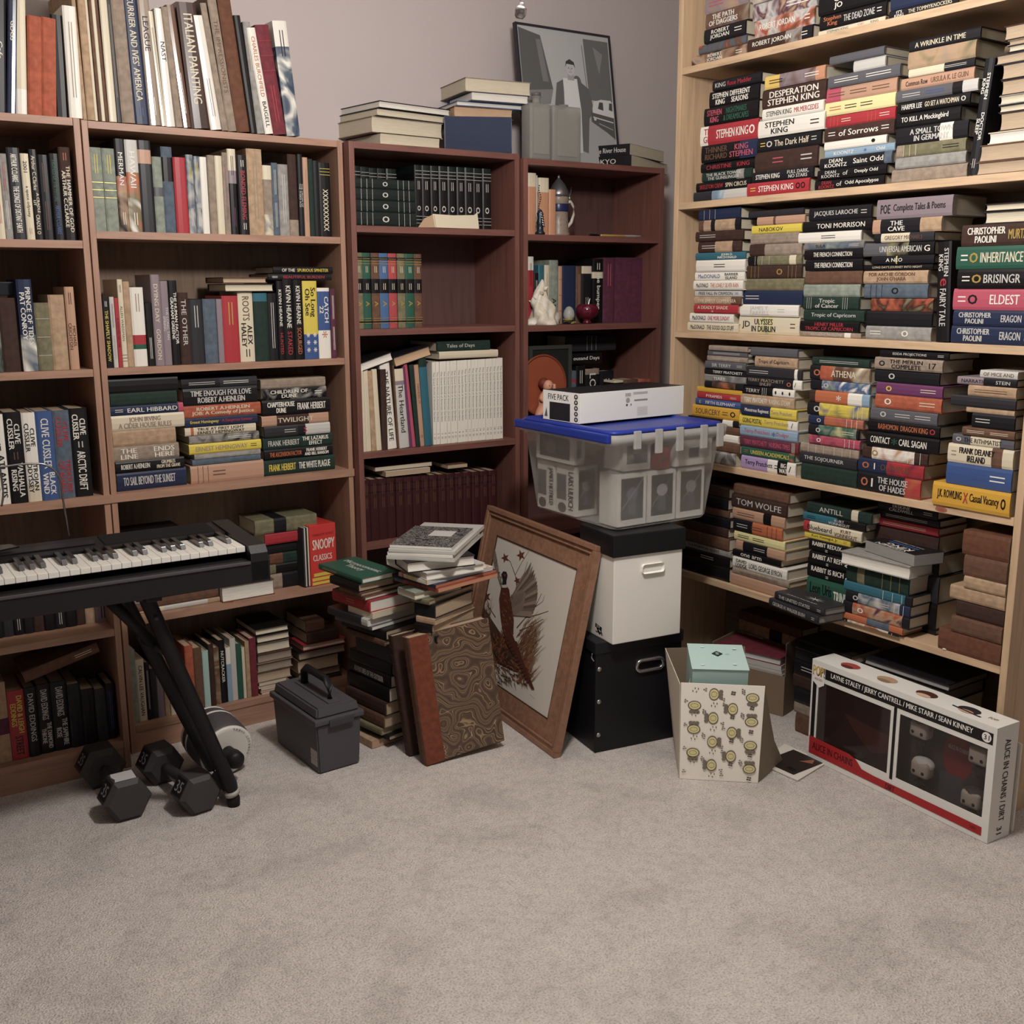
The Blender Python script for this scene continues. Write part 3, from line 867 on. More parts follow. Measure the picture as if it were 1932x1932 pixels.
stack(FP,PZ['b'],.014,1369,'far left stack on '+s2,'''
357 1308 1410 charcoal/.35/~white-lightblue-slate/.6/lightgrey
339.5 1313 1416 black;r:SKELETON CREW|c:SPIN CIRCUS
321 1324 1418 darkgreen/.7/grey/.85/darkgreen;s:THE BLACK TOWER^THE GUNSLINGER|_
303 1322 1424 black;r:CHRISTINE|r:KING
269 1323 1428 black/.7/navy;n:THINNER^RICHARD|p:KING^STEPHEN
232 1321 1430 white/.14/red;r:THE^GIRL|w:STEPHEN|w:KING|w:o
198 1328 1430 black;p:STEPHEN^KING|e:NIGHTMARES^& DREAMSCAPES|_
168 1338 1432 black;w:STEPHEN^KING|w:DIFFERENT^SEASONS|_
148 1344 1436 ink;s:KING|r:Rose Madder|_
''')
stack(FP,PZ['b'],.008,1476.7,'second stack on '+s2,'''
339.5 1409 1526 red;y:=|w:STEPHEN KING|k:oo
319 1418 1534 ink;w:STEPHEN KING|_|s:FULL DARK,^NO STARS
281.6 1424 1542 darkbrown;_|p:=|_|s:=
254.7 1428 1549 ink;y:=|s:o|c:The Dark Half|s:=
221.5 1430 1555 white;k:STEPHEN^KING|_|k:=
200 1438 1553 white;k:STEPHEN KING|r:MR.MERCEDES
163.6 1438 1558 darkbrown;w:DESPERATION^STEPHEN KING
137.7 1443 1556 gold/.25/~brown-mauve-brown/.85/peach;k:=|_|w:=
''')
stack(FP,PZ['b'],.014,1617,'third stack on '+s2,'''
332.7 1537 1668 black;r:DEAN^KOONTZ|s:of|w:Odd Apocalypse
313.5 1542 1672 black;s:DEAN^KOONTZ|s:of|w:Deeply Odd
291 1546 1682 ink/.9/slate;w:DEAN^KOONTZ|w:Saint Odd
277 1556 1688 lightblue;w:KOONTZ|b:*|w:Odd
260 1555 1672 white/.95/white;_|_|k:.
233 1555 1687 darkbrown;w:=|w:of Sorrows|w:=
211 1556 1689 red;o:#|c:=|_|o:#|c:=
184.6 1556 1689 paleyellow;o:=|k:=|k:=|_
158 1553 1692 pink/.25/tanpink;n:=|n:=|n:=
134 1562 1698 darkgrey;w:=|w:=
113.6 1610 1670 lightgrey
96 1565 1668 darkgrey
''')
stack(FP,PZ['b'],.014,1763,'fourth stack on '+s2,'''
312.5 1682 1824 taupe
290 1689 1822 grey
266 1691 1822 taupe/.1/olive;c:#|_|k:=
233 1690 1826 ink/.62/white/.8/ink;_|s:A SMALL TOWN^IN GERMANY|_
205 1690 1812 black;w:TO KILL A Mockingbird|_
182.6 1693 1830 black;w:HARPER LEE|c:GO SET A WATCHMAN|s:o
160 1691 1845 darkgrey/.7/black/.82/lightgrey;s:=|b:=|_
138 1700 1838 tanpink;k:Common Row|n:URSULA K. LE GUIN
122 1714 1839 cream/.55/ink;_|s:=
89 1713 1841 ~taupe-tan-olive
67 1715 1850 ink;c:A WRINKLE IN TIME|_
''')
# the upright book among the lying ones
u0,_=FP.un(1821,330,.035); 
def standing(fr,sb,z,x0,x1,yt,xt,tok,title,label,D=.16,gap=.0006):
    z+=gap; u0=fr.u_at(x0,z,sb); u1=fr.u_at(x1,z,sb); ut,zt=fr.un(xt,yt,sb); a=math.atan2(u0-ut,zt-z)
    if a<0: # leans right: pivot on the right foot
        up=V((0,0,1))*math.cos(a)-fr.U*math.sin(a); si=fr.U*math.cos(a)+V((0,0,1))*math.sin(a); Th=(u1-u0)*math.cos(a)
        L=math.hypot(u0-ut,zt-z); o=fr.pt(u1,sb,z)-si*Th+up*L
    else:
        up=V((0,0,1))*math.cos(a)-fr.U*math.sin(a); si=fr.U*math.cos(a)+V((0,0,1))*math.sin(a); Th=(u1-u0)*math.cos(a); L=math.hypot(u0-ut,zt-z); o=fr.pt(u0,sb,z)+up*L
    return book(mframe(o,-up,fr.N,si),L,Th,D,tok,title,label,'upright books between stacks on pine shelving')
standing(FP,.012,PZ['b'],1824,1842,112,1858,'ink','w:STEPHEN^KING|w:DOCTOR^SLEEP|_|s:=','black upright book with white lettering leaning right on second pine shelf')
stack(FP,PZ['b'],.012,1889,'rightmost page-edged stack on '+s2,'''
302 1829 1958 !brown pg=tan
270 1846 1962 !brown pg=tan
247.5 1864 1965 !cream pg=white
213 1885 1968 !darkbrown pg=tan
199 1884 1968 !ink pg=cream
180.6 1885 1968 !grey pg=cream
152 1888 1970 !darkbrown pg=tan
122 1889 1970 !ink pg=tan
103 1878 1970 !charcoal pg=tan
89 1901 1972 !black pg=cream
79 1901 1972 !taupe pg=tan
51 1894 1974 !darkbrown pg=tan
''')
s3='third pine shelf'
stack(FP,PZ['c'],.006,1352.8,'far left stack on '+s3,'''
609 1297 1392 cream;k:MacDONALD|k:THE GOOD OLD STUFF
591.3 1301 1383 white;k:MacDONALD|r:ONE MORE SUNDAY
574.6 1309 1391 red;c:A DEADLY SHADE^=|_
559.8 1309 1397 tan/.8/brown;c:THE EMPTY COPPER SEA
547 1311 1399 lightgrey;k:FREE FALL IN CRIMSON|b:=
529 1308 1401 white;k:MacDONALD|o:THE LONELY SILVER RAIN
512.6 1311 1404 white;b:MacDONALD|k:BARRIER^ISLAND
490 1313 1405 white;_|k:=|_
476 1312 1406 teal;_|_|w:JOHN D.^MACDONALD
454.6 1317 1398 darkbrown/.4/tan/.8/darkbrown;s:=|_
435 1312 1402 darkbrown;s:=|_
414 1318 1396 brown/.12/tan/.3/ink/.4/tan/.88/ink
393.6 1318 1396 navy;s:#|_
''')
stack(FP,PZ['c'],.016,1455,'second stack on '+s3,'''
597 1394 1508 cream/.34/~sage-paleyellow-olive/.58/cream;k:JD|k:ULYSSES^IN DUBLIN|_|_|n:=
574.6 1396 1506 white;s:JAMES T.^FARRELL|s:=|_
548 1398 1514 slate/.0/navy;s:=|_|_
525.4 1402 1516 olive
500 1408 1512 darkbrown;g:#|_|g:o|g:#
482 1411 1512 black/.18/olive/.78/cream/.9/olive;s:#|_
459.5 1414 1512 darkbrown/.3/taupe
440 1416 1506 taupe
424 1418 1512 yellow;k:NABOKOV|_
408 1428 1518 tanpink/.35/brown/.4/tanpink
395.6 1412 1516 charcoal
''')
stack(FP,PZ['c'],.012,1569,'middle stack on '+s3,'''
626.7 1509 1624 taupe/.74/white/.84/taupe;s:ANTHONY TROLLOPE|_
606 1509 1620 black;r:HENRY MILLER^TROPIC OF CAPRICORN
584.4 1516 1630 darkgreen;s:Tropic of Capricorn
559.8 1515 1620 darkgreen;s:#|s:Tropic^of Cancer|s:#|_
536 1516 1622 sage
510.6 1519 1626 brown
489 1519 1627 black;_|w:THE FRENCH CONNECTION|_
470 1517 1627 black;_|w:THE FRENCH CONNECTION|_
456.5 1517 1630 ~sage-slate-taupe;k:SULA|_|s:=
436 1506 1624 white;_|k:=|_
415 1514 1644 black;_|w:TONI MORRISON
390 1526 1644 ink;s:JACQUES LAROCHE|s:=
''')
stack(FP,PZ['c'],.014,1696,'fourth stack on '+s3,'''
616 1633 1756 grey;w:=|_|w:o|_
587 1629 1758 ink
562 1643 1760 ~brown-rust-darkbrown-olive
534.7 1630 1750 slate;k:#|k:o|_
510 1629 1750 tan;n:FOR ARCHIE GORDON^JOHN O'HARA|_
498 1628 1760 black;c:LONG DAY'S JOURNEY INTO NIGHT
482 1644 1762 ink/.4/yellow/.42/ink;w:A NEO|_
456.5 1628 1762 darkgrey/.35/~paleyellow-olive-ink/.65/black;_|_|s:UNIVERSAL AMERICAN|w:G
439 1649 1762 ink/.12/cream/.6/charcoal;_|n:GREGORY MICHAELS|_
412 1646 1776 tanpink/.12/ink/.7/tan;w:THE^CAVE|_
374 1654 1797 mauve;k:POE|k:Complete Tales & Poems
''')
standing(FP,.012,PZ['c'],1764,1789,457,1769,'black','s:STEPHEN^KING|r:e|s:FAIRY TALE|_','black upright book beside the mauve-topped stack, third pine shelf')
stack(FP,PZ['c'],.008,1868,'rightmost stack on '+s3,'''
615.5 1794 1952 navy;s:CHRISTOPHER^PAOLINI|_|s:ERAGON|w:I
585.4 1798 1955 navy;s:CHRISTOPHER^PAOLINI|_|s:ERAGON|w:I
544 1798 1958 pink;w:=|k:o|_|w:ELDEST|w:I
507 1806 1960 black;w:=|g:o|s:BRISINGR|w:I
463.4 1804 1962 green;w:=|g:o|c:INHERITANCE|w:I
422 1814 1965 darkbrown;w:CHRISTOPHER^PAOLINI|g:MURTAGH
399 1857 1966 !charcoal pg=cream
384 1858 1966 !ink pg=cream
''')
s4='fourth pine shelf'
stack(FP,PZ['d'],.002,1358.7,'far left stack on '+s4,'''
852 1290 1386 ~black-lightgrey-ink
833 1296 1394 brown
818 1296 1392 ink/.7/white
803 1298 1394 brown
791 1298 1392 ink/.7/white/.9/ink
768 1306 1394 amber;n:SOURCERY|n:=|k:o
755 1312 1397 %blue;y:E|w:FIFTH ELEPHANT
743 1315 1396 red;w:PYRAMIDS|c:=
732.6 1315 1400 amber
721 1329 1402 ink/.2/~orange-brown-ink/.8/ink
708 1329 1406 ~charcoal-grey-ink;w:TERRY|_
696 1329 1408 ink;_|w:TERRY PRATCHETT
682 1330 1406 darkgrey;s:SIR TERRY|s:=
671.5 1334 1410 taupe;s:=
661.6 1335 1410 darkgrey;s:=
652 1337 1410 taupe
''')
stack(FP,PZ['d'],.004,1449,'second stack on '+s4,'''
866 1398 1500 lilac/.5/white/.68/black/.85/white;k:Terry Pratchett|k:=|w:BIG^WAT|k:/
848.5 1398 1498 green/.9/~orange-green-slate;o:=|y:UNSEEN ACADEMICALS
828 1396 1506 maroon/.92/burgundy;p:TERRY PRATCHETT|p:NURSING TIMES|w:#
808 1396 1504 lightblue;p:Terry Pratchett|b:*|p:Dodger|_
787.5 1394 1504 yellow/.84/white;k:GOING POSTAL|t:Terry Pratchett|k:/
768 1398 1502 navy/.54/yellow;w:Monstrous Regiment|t:Terry Pratchett
747 1397 1498 tan;w:TERRY PRATCHETT|c:RAISING STEAM
731.5 1400 1498 black/.6/white;s:TERRY|w:#|_|k:. . .
712.8 1402 1512 ink/.86/white;t:TERRY PRATCHETT^SNUFF|o:o|k:/
693 1404 1512 charcoal/.88/white/.93/charcoal;s:=|_
672.5 1424 1504 tan;k:Tropic of Capricorn|_
656 1416 1504 darkgrey
''')
stack(FP,PZ['d'],.0,1575,'middle stack on '+s4,'''
882 1511 1616 darkgreen
861 1508 1616 charcoal;s:THE SOJOURNER|_
842.6 1510 1620 taupe;c:#|c:#
825 1526 1622 ~purple-pink-maroon;w:o|_|w:#
805 1525 1620 ink/.2/~paleyellow-green-sage/.95/ink;s:o|_|c:=
787.5 1525 1628 navy/.3/~purple-orange-slate;s:o|_|w:#
762 1523 1638 ink/.2/~olive-yellow-blue;s:o|_|y:=|w:#
739 1527 1640 darkbrown/.1/orange/.65/white/.88/lightblue;_|w:*|_
718.7 1529 1640 ink/.2/~teal-sage-blue-white;s:o|_
691 1528 1640 ink/.18/rust/.4/~darkbrown-brown-cream;o:o|_|c:ATHENA|_
675.4 1532 1640 darkgreen;s:=
''')
stack(FP,PZ['d'],.0,1691.5,'fourth stack on '+s4,'''
899.5 1618 1736 ink/.75/~orange-red-rust;o:o|w:I|s:THE HOUSE^OF HADES|_
872 1619 1742 navy/.45/~maroon-red-burgundy;o:o|w:I|n:OLYMPUS|_
847.6 1627 1750 darkbrown/.15/~orange-white-tanpink/.8/darkbrown;g:o|_|w:#
819.5 1634 1771 black;w:CONTACT|e:*|w:CARL SAGAN|_
795.7 1638 1772 black;t:_|o:RASHOMON|o:DRAGON KING|r:o
772 1642 1768 darkgrey;s:o|s:=|s:=
745.5 1651 1776 rust;w:o|_|c:=
722.7 1653 1778 purple;y:o|_|c:=
698 1650 1772 ink;s:o|_
675 1650 1778 taupe;k:o|k:THE MERLIN^COMPLETE|k:17
661 1660 1790 black;s:EDDA PROJECTIONS|s:=
''')
stack(FP,PZ['d'],-.01,1860,'rightmost stack on '+s4,'''
923 1759 1905 amber;k:J.K. ROWLING|r:X|k:Casual Vacancy|k:o
881 1785 1908 %blue;_|b:=|w:=
844 1788 1911 cream/.18/cream/.68/brown/.84/cream;t:=|k:FRANK DELANEY^IRELAND|_|_
824.7 1797 1913 darkgrey/.3/cream/.78/darkgrey;s:o|k:THE RITHMATIST|_
809 1815 1914 brown;c:=|c:=
780.7 1833 1914 ink;s:=|_
770 1823 1914 tan
749 1794 1916 charcoal
728 1826 1917 tan;n:=
713 1806 1918 mauve/.45/ink;k:NARRATION|s:STEIN
698 1849 1920 lightgrey;n:OF MICE AND
''')
s5='lowest pine shelf'
stack(FP,PZ['e'],.006,1340.4,'far left stack on '+s5,'''
1063 1282 1374 black;_|_|w:^
1043.7 1284 1375 black;_|w:=|w:^
1031 1288 1378 grey;k:THE MORMON QUEST|_
1008.5 1290 1374 brown
990 1292 1372 darkbrown
972 1292 1376 ink
956 1292 1375 brown
935 1294 1372 ink
915 1294 1374 darkbrown
''')
stack(FP,PZ['e'],.01,1428.5,'second stack on '+s5,'''
1094 1378 1484 tanpink
1082.5 1382 1488 taupe;n:=
1061 1382 1484 white;k:DAVID^LODGE|k:LORD GEORGE BYRON
1047 1382 1472 black;w:one arm|_
1028 1388 1480 tanpink/.15/ink/.65/tanpink;_|s:=|_
1010 1385 1480 paleyellow;k:=|k:=|_
987.4 1383 1475 ink/.4/orange;s:=|n:=|k:#
966 1382 1480 tanpink/.6/black/.75/tanpink;n:=|_
940 1380 1484 darkbrown;s:TOM WOLFE
920 1384 1488 brown
''')
stack(FP,PZ['e'],.03,1555,'third stack on '+s5,'''
1095.6 1521 1612 green;k:Leon Uris^=|w:TRINITY
1068.7 1523 1610 black;w:RABBIT IS RICH^=|w:<
1045 1526 1608 black;w:RABBIT AT REST^=|w:<
1022 1526 1606 black;w:RABBIT REDUX^=|w:<
1008 1518 1604 yellow;k:Kurt Vonnegut, Jr|o:=
989 1516 1625 red/.1/cream;k:Bluebeard|n:KURT^VONNEGUT
973 1515 1632 teal/.55/black;k:=|s:KURT^VONNEGUT
952 1522 1644 darkgreen/.7/cream/.8/darkgreen;s:ANTILL|_
''')
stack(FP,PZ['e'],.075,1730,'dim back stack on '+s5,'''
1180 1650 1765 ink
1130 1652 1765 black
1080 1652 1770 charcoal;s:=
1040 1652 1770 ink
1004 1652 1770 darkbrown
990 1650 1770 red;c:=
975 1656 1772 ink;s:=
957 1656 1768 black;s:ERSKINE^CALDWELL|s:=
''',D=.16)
stack(FP,PZ['e'],-.012,1648.5,'front stack with paperback on top, '+s5,'''
1185.7 1576 1694 ink/.2/~tan-rust-cream-mauve/.85/ink;s:o|_|n:=|w:#
1170.5 1582 1702 orange/.45/slate/.8/orange;_
1148 1590 1714 ink/.15/~orange-rust-tan-maroon/.9/ink;w:o|_
1127 1595 1716 ink/.2/~white-slate-lightgrey/.85/navy;s:o|_|s:=|w:#
1108.5 1592 1720 teal/.9/ink;_|w:#
1075.7 1597 1714 darkgreen/.18/olive/.3/darkgreen;_|g:#
''',D=.17,jit=.001)
stack(FP,PZ['e'],-.008,1840,'brown leather stack, right end of '+s5,'''
1202 1770 1905 leather
1171.6 1794 1907 brown
1139 1804 1908 darkbrown
1113 1792 1896 tan pg=tan
1090 1818 1910 tan
1050 1818 1911 brown
1003 1816 1912 leather/.95/brown
''',D=.19)
# the two loose volumes on the front stack, and the two dark ones at the shelf edge
p6=onz(1715,1100,PZ['e']+.2); 
def zt(px,py,sb=0): return FP.un(px,py,sb)[1]
z6=zt(1648.5,1075.7,-.012)+.002
pile(FP.pt(FP.un(1715,1085,-.03)[0],-.028,z6),z6,'''
1715 1087 1062 1584 1787 1 F grey white lab=large_cream-edged_book_with_grey_cover_on_the_lowest_pine_shelf's_front_stack
1724 1056 1033 1632 1780 -12 F ink grey p=1 lab=paperback_lying_highest_on_the_lowest_pine_shelf's_front_stack
''','the pair on the front stack')
pb2=[o for o in C.objects if o.get('label','').startswith('paperback lying highest')][0]
ins=pb2.children[0]
bb=[V(v) for v in ins.bound_box]; Lx=max(v.x for v in bb); Dy=max(v.y for v in bb); Tz=max(v.z for v in bb)
printed('cover_lettering',pb2,(0,0,Tz),(1,0,0),(0,1,0),[T('white','KING',Lx*.45,Dy*.76,Lx*.5,.026),T('white','STEPHEN',Lx*.5,Dy*.93,Lx*.6,.018),R('blue',Lx*.2,Dy*.45,Lx*.8,Dy*.56),T('s' and 'lightgrey','FOUR PAST MIDNIGHT',Lx*.5,Dy*.34,Lx*.6,.008)])
zc=PZ['e']+.001
q_=onz(1536,1178,zc)
pile(onz(1542,1179,zc),zc,'''
1542 1179 1163 1450 1600 -8 L charcoal grey lab=dark_book_with_small_white_lettering_overhanging_the_lowest_pine_shelf,_under_another ;s:GEORGE H. WALKER BUSH|_|s:=
1554 1163 1148 1461 1598 -6 L charcoal grey lab=dark_book_overhanging_the_lowest_pine_shelf,_with_scribbled_white_emblem ;s:THE UNITED STATES|_|s:=
''','pair overhanging')
pc=[o for o in C.objects if o.get('label','').endswith('scribbled white emblem')][0]
bb=[V(v) for v in pc.children[0].bound_box]; Lx=max(v.x for v in bb); Dy=max(v.y for v in bb); Tz=max(v.z for v in bb)
it=[]
for k in range(9):
    a=k*.7; it.append(LN('lightgrey',Lx*.6,Dy*.5,Lx*.6+math.cos(a)*.035,Dy*.5+math.sin(a)*.02,.003,.0006))
printed('cover_emblem',pc,(0,0,Tz),(1,0,0),(0,1,0),it+[T('lightgrey','GEORGE H. WALKER BUSH',Lx*.5,Dy*.12,Lx*.6,.006)])
# books standing low behind the things on the floor, under the lowest shelf
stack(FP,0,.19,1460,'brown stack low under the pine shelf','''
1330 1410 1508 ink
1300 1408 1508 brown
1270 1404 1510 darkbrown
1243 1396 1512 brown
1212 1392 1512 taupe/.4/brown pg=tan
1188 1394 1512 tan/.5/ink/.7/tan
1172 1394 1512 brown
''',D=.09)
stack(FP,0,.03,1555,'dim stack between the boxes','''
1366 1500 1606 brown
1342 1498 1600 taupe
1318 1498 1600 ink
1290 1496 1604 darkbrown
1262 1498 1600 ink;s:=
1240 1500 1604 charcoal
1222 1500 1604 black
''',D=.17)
stack(FP,0,.03,1700,'black stack behind the figurine box','''
1400 1622 1780 ink
1350 1622 1780 black
1300 1622 1780 ink
1275 1622 1782 !black pg=grey
1262 1630 1790 !ink pg=grey
''',D=.2)
# ================================================================ free-standing piles
F1=onz(704,1414,0)
pile(F1,.001,'''
702 1413 1398 655 757 8 L tan tanpink p=1
733 1395 1384 672 768 8 L ink tan
719 1384 1371 662 768 12 L olive tan
724 1371 1346 655 768 10 L brown tan
727 1346 1320 652 768 10 L darkbrown tan
733 1318 1290 655 770 9 L black cream
736 1288 1264 657 772 8 L black cream ;_|s:ADVENTURES OF THE OUTSIDER|_
738 1264 1240 660 776 10 L ink tan
738 1240 1206 672 786 10 L charcoal tan ;_
725 1199 1188 652 795 12 L brown tan
727 1188 1168 645 798 12 L black tan
702 1180 1173 632 802 14 L darkgrey white p=1
693 1165 1150 618 790 12 L charcoal/.85/lightgrey white
703 1148 1136 657 788 12 L cream cream p=1
697 1129 1106 627 783 10 L red white ;_|g:=|_
688 1106 1098 632 787 12 L brown white
681 1098 1090 640 773 12 L brown tan
675 1092 1076 622 745 10 L black tan
682 1073 1061 601 753 8 L green white ;g:=|_
''','in left floor pile under the green textbook')
gt=[o for o in C.objects if o.get('label','').startswith('green book') and 'topmost' in o['label'] and 'floor pile' in o['label']]
gt=gt[0]; gt['label']='green textbook with white title on top of the left floor pile'
bb=[V(v) for v in gt.children[0].bound_box]; Lx=max(v.x for v in bb); Dy=max(v.y for v in bb); Tz=max(v.z for v in bb)
printed('cover_title',gt,(0,0,Tz),(1,0,0),(0,1,0),[T('lightgrey','Microeconomic\nTheory',Lx*.5,Dy*.5,Lx*.8,Dy*.42)])
F2=onz(826,1172,.42)
F2=onz(822,1171,.43)
hid='\n'.join('822 1000 %g 790 900 %g L %s tan'%(1000-28,20+k%3*3,['darkbrown','ink','brown','olive','black'][k%5]) for k in range(8))
zz,_=pile(F2,.001,hid,'in right floor pile behind marbled books')
P2z=zz
pile(F2,zz,'''
823 1171 1157 797 898 24 L black tan
814 1151 1130 783 896 22 L black tan
820 1127 1114 785 896 24 L tan tan
820 1109 1083 782 893 22 L ink tan
809 1077 1067 775 893 20 L olive tan
783 1063 1049 750 873 6 B sage cream
827 1048 1040 744 939 12 L slate/.2/rust peach p=1
822 1040 1033 740 936 12 L ink/.3/navy orange p=1
806 1033 1025 752 930 8 L ~yellow-white-red lightgrey p=1
805 1025 1010 729 915 2 B lightgrey white
769 1008 988 745 897 -9 B black white
857 974 967 729 912 44 L lightgrey white p=1
854 967 960 731 905 43 L white white p=1
858 960 953 733 914 44 L lightgrey white p=1
''','in right floor pile below composition notebook')
# composition notebook
top=[o for o in C.objects if 'topmost in right floor pile below' in o.get('label','')][0]
bb=[V(v) for v in top.children[0].bound_box]; Tz=max(v.z for v in bb); Lx=max(v.x for v in bb); Dy=max(v.y for v in bb)
tm=top.matrix_world.copy() if False else mframe(top.matrix_world.translation,top.matrix_world.col[0].xyz,top.matrix_world.col[1].xyz)
# near corner of the top magazine is its local (L,0): the notebook lies just inside it
corner=tm@V((Lx,0,Tz+.0008)); Ax=-(tm.col[0].xyz); By=tm.col[1].xyz
bmk=corner+Ax*.012+By*.01; zc=bmk.z
Bv=Ax; A=By
wr=reach(bmk,A,893); wl=reach(bmk,Bv,735)
nbk=thing('notebook','black and white marbled composition notebook on top of the floor pile','notebook',mframe(bmk+Bv*wl,-Bv,A,(0,0,1)))
obj('cover',B(0,wl,0,wr,.0085,.0095),mat(('black','black','black','grey','black','black','lightgrey'),.6,'art',scale=75),nbk)
obj('pages',B(.0005,wl-.0005,.0005,wr-.0005,.001,.0084),mat('white',.8,'pages'),nbk)
obj('back_cover',B(0,wl,0,wr,0,.0009),mat('lightgrey',.6),nbk)
printed('title_label',nbk,(0,0,.0095),(1,0,0),(0,1,0),[R('lightgrey',wl*.42,wr*.5,wl*.8,wr*.78)])
# marbled leather-backed volumes leaning on the pile
def bigvol(label,xb,yb,xt,yt,xr,yr,tok,swirl,Th):
    p=onz(xb,yb,.002); q=onz(xr,yr,.002); A=(q-p).normalized(); W=(q-p).length; Nn=V((0,0,1)).cross(A)  # Nn points to the back
    H=solz(p,yt); best=None
    lean=math.radians(7)
    up=(V((0,0,1))*math.cos(lean)+Nn*math.sin(lean)*.9-A*math.sin(math.radians(4.5))).normalized()
    f=lambda h: proj(p+up*h)[1]-yt
    lo,hi=.1,.6
    for _ in range(40):
        m=(lo+hi)/2
        if f(m)>0: lo=m
        else: hi=m
    H=lo; A2=(A-up*A.dot(up)).normalized(); z=up.cross(A2)
    drop=max(0,-(A2*W).z); p=p+V((0,0,drop+.001))
    b_=book(mframe(p,up,A2,z),H,Th,W,tok,'n:#|n:#|n:#|n:#',label,'marbled leather-backed volumes leaning on floor piles',pg='tan')
    sw=mat(('45362a','6a5140','b09a7c','54402f','9a8262'),.4,'swirl',coat=.2)
    if swirl:
        obj('marbled_board',B(.002,H-.002,W*.24,W-.001,-.0016,-.0002),sw,b_); obj('leather_strip',B(.0,H,.004,W*.24,-.002,-.0002,.0006),mat('6e3b29',.5,'cloth'),b_)
    return b_
bigvol('large marbled leather-backed book leaning in front of the floor piles',803,1446,777,1206,953,1410,'brown',True,.042)
bigvol('large dark leather-backed book wedged behind the front marbled volume',772,1428,748,1202,905,1395,'darkbrown',False,.03)
# ================================================================ piles on top of the reddish brown bookcase
pile(onz(722,277,1.8165),1.8165,'''
718 274 248 640 832 4 B darkbrown cream
702 243 214 615 836 6 B taupe cream
712 211 197 637 853 8 B ink cream
716 197 184 623 850 8 B black white
''','in left pile on reddish brown bookcase')
pile(FU[3].pt(FU[3].un(968,292,.0)[0],.0,1.8165),1.8165,'''
966 290 226 839 997 64 L navy navy
857 228 208 838 968 -10 B brown tanpink wl=.2
862 207 198 785 986 -8 B blue white wl=.2
890 197 181 770 998 -8 B navy white wl=.2
878 173 148 765 1002 -8 B taupe cream wl=.24
''','in pile above navy case on bookcase top')
pile(onz(1190,313,1.803),1.803,'''
1191 311 291 1104 1258 28 L black cream p=1 ;s:TOKYO|_
1188 291 271 1104 1252 24 L ink cream p=1 ;s:=|s:The River House
''','in low pile beside poster atop corner bookcase')

nv=[o for o in C.objects if o.get('label','').startswith('navy book') and 'navy case' in o['label']]
nv.sort(key=lambda o:-max(v[2] for v in o.children[0].bound_box))
for o in nv[:1]:
    bb=[V(v) for v in o.children[0].bound_box]; Lx=max(v.x for v in bb); Tz=max(v.z for v in bb)
    printed('case_lettering',o,(0,0,0),(1,0,0),(0,0,1),[T('lightgrey','Lord Bird',Lx*.55,Tz*.55,Lx*.22,Tz*.2),R('slate',Lx*.4,Tz*.3,Lx*.75,Tz*.315)])
    o['label']='large navy case with small silver script on top of the reddish brown bookcase'
# ================================================================ things on the corner bookcase
z4=1.803
# leaning framed poster: black and white photograph of a man in a street
fr=FU[4]; ua=fr.un(994,300,.12)[0]; pO=fr.pt(ua,.12,z4)
lean=math.asin(.13/.80); up=V((0,0,1))*math.cos(lean)+fr.N*math.sin(lean)
Wp=fr.un(1171,290,.12)[0]-ua
def hy(y):
    lo,hi=.2,1.2
    for _ in range(40):
        m=(lo+hi)/2
        if proj(pO+up*m)[1]>y: lo=m
        else: hi=m
    return lo
Hp=min(hy(41),.62)
Mp=mframe(pO,fr.U,-up.cross(fr.U).normalized() if False else fr.U.cross(up)*-1,up)
Mp=mframe(pO,fr.U,up,fr.U.cross(up))
po=thing('poster','black-framed black and white poster of a man standing in a street','poster',Mp)
bm=nb()
for x0,x1,y0,y1 in ((0,Wp,0,.008),(0,Wp,Hp-.008,Hp),(0,.008,.008,Hp-.008),(Wp-.008,Wp,.008,Hp-.008)): box(bm,x0,x1,y0,y1,-.012,.004)
obj('frame',bm,mat('2c2a30',.35),po)
obj('backing_board',B(.008,Wp-.008,.008,Hp-.008,-.011,-.002),mat('6a6866',.8),po)
g=lambda v:'%02x%02x%02x'%(v,v,v)
w1,h1=Wp,Hp
def sc(*pts): return [(x*w1,y*h1) for x,y in pts]
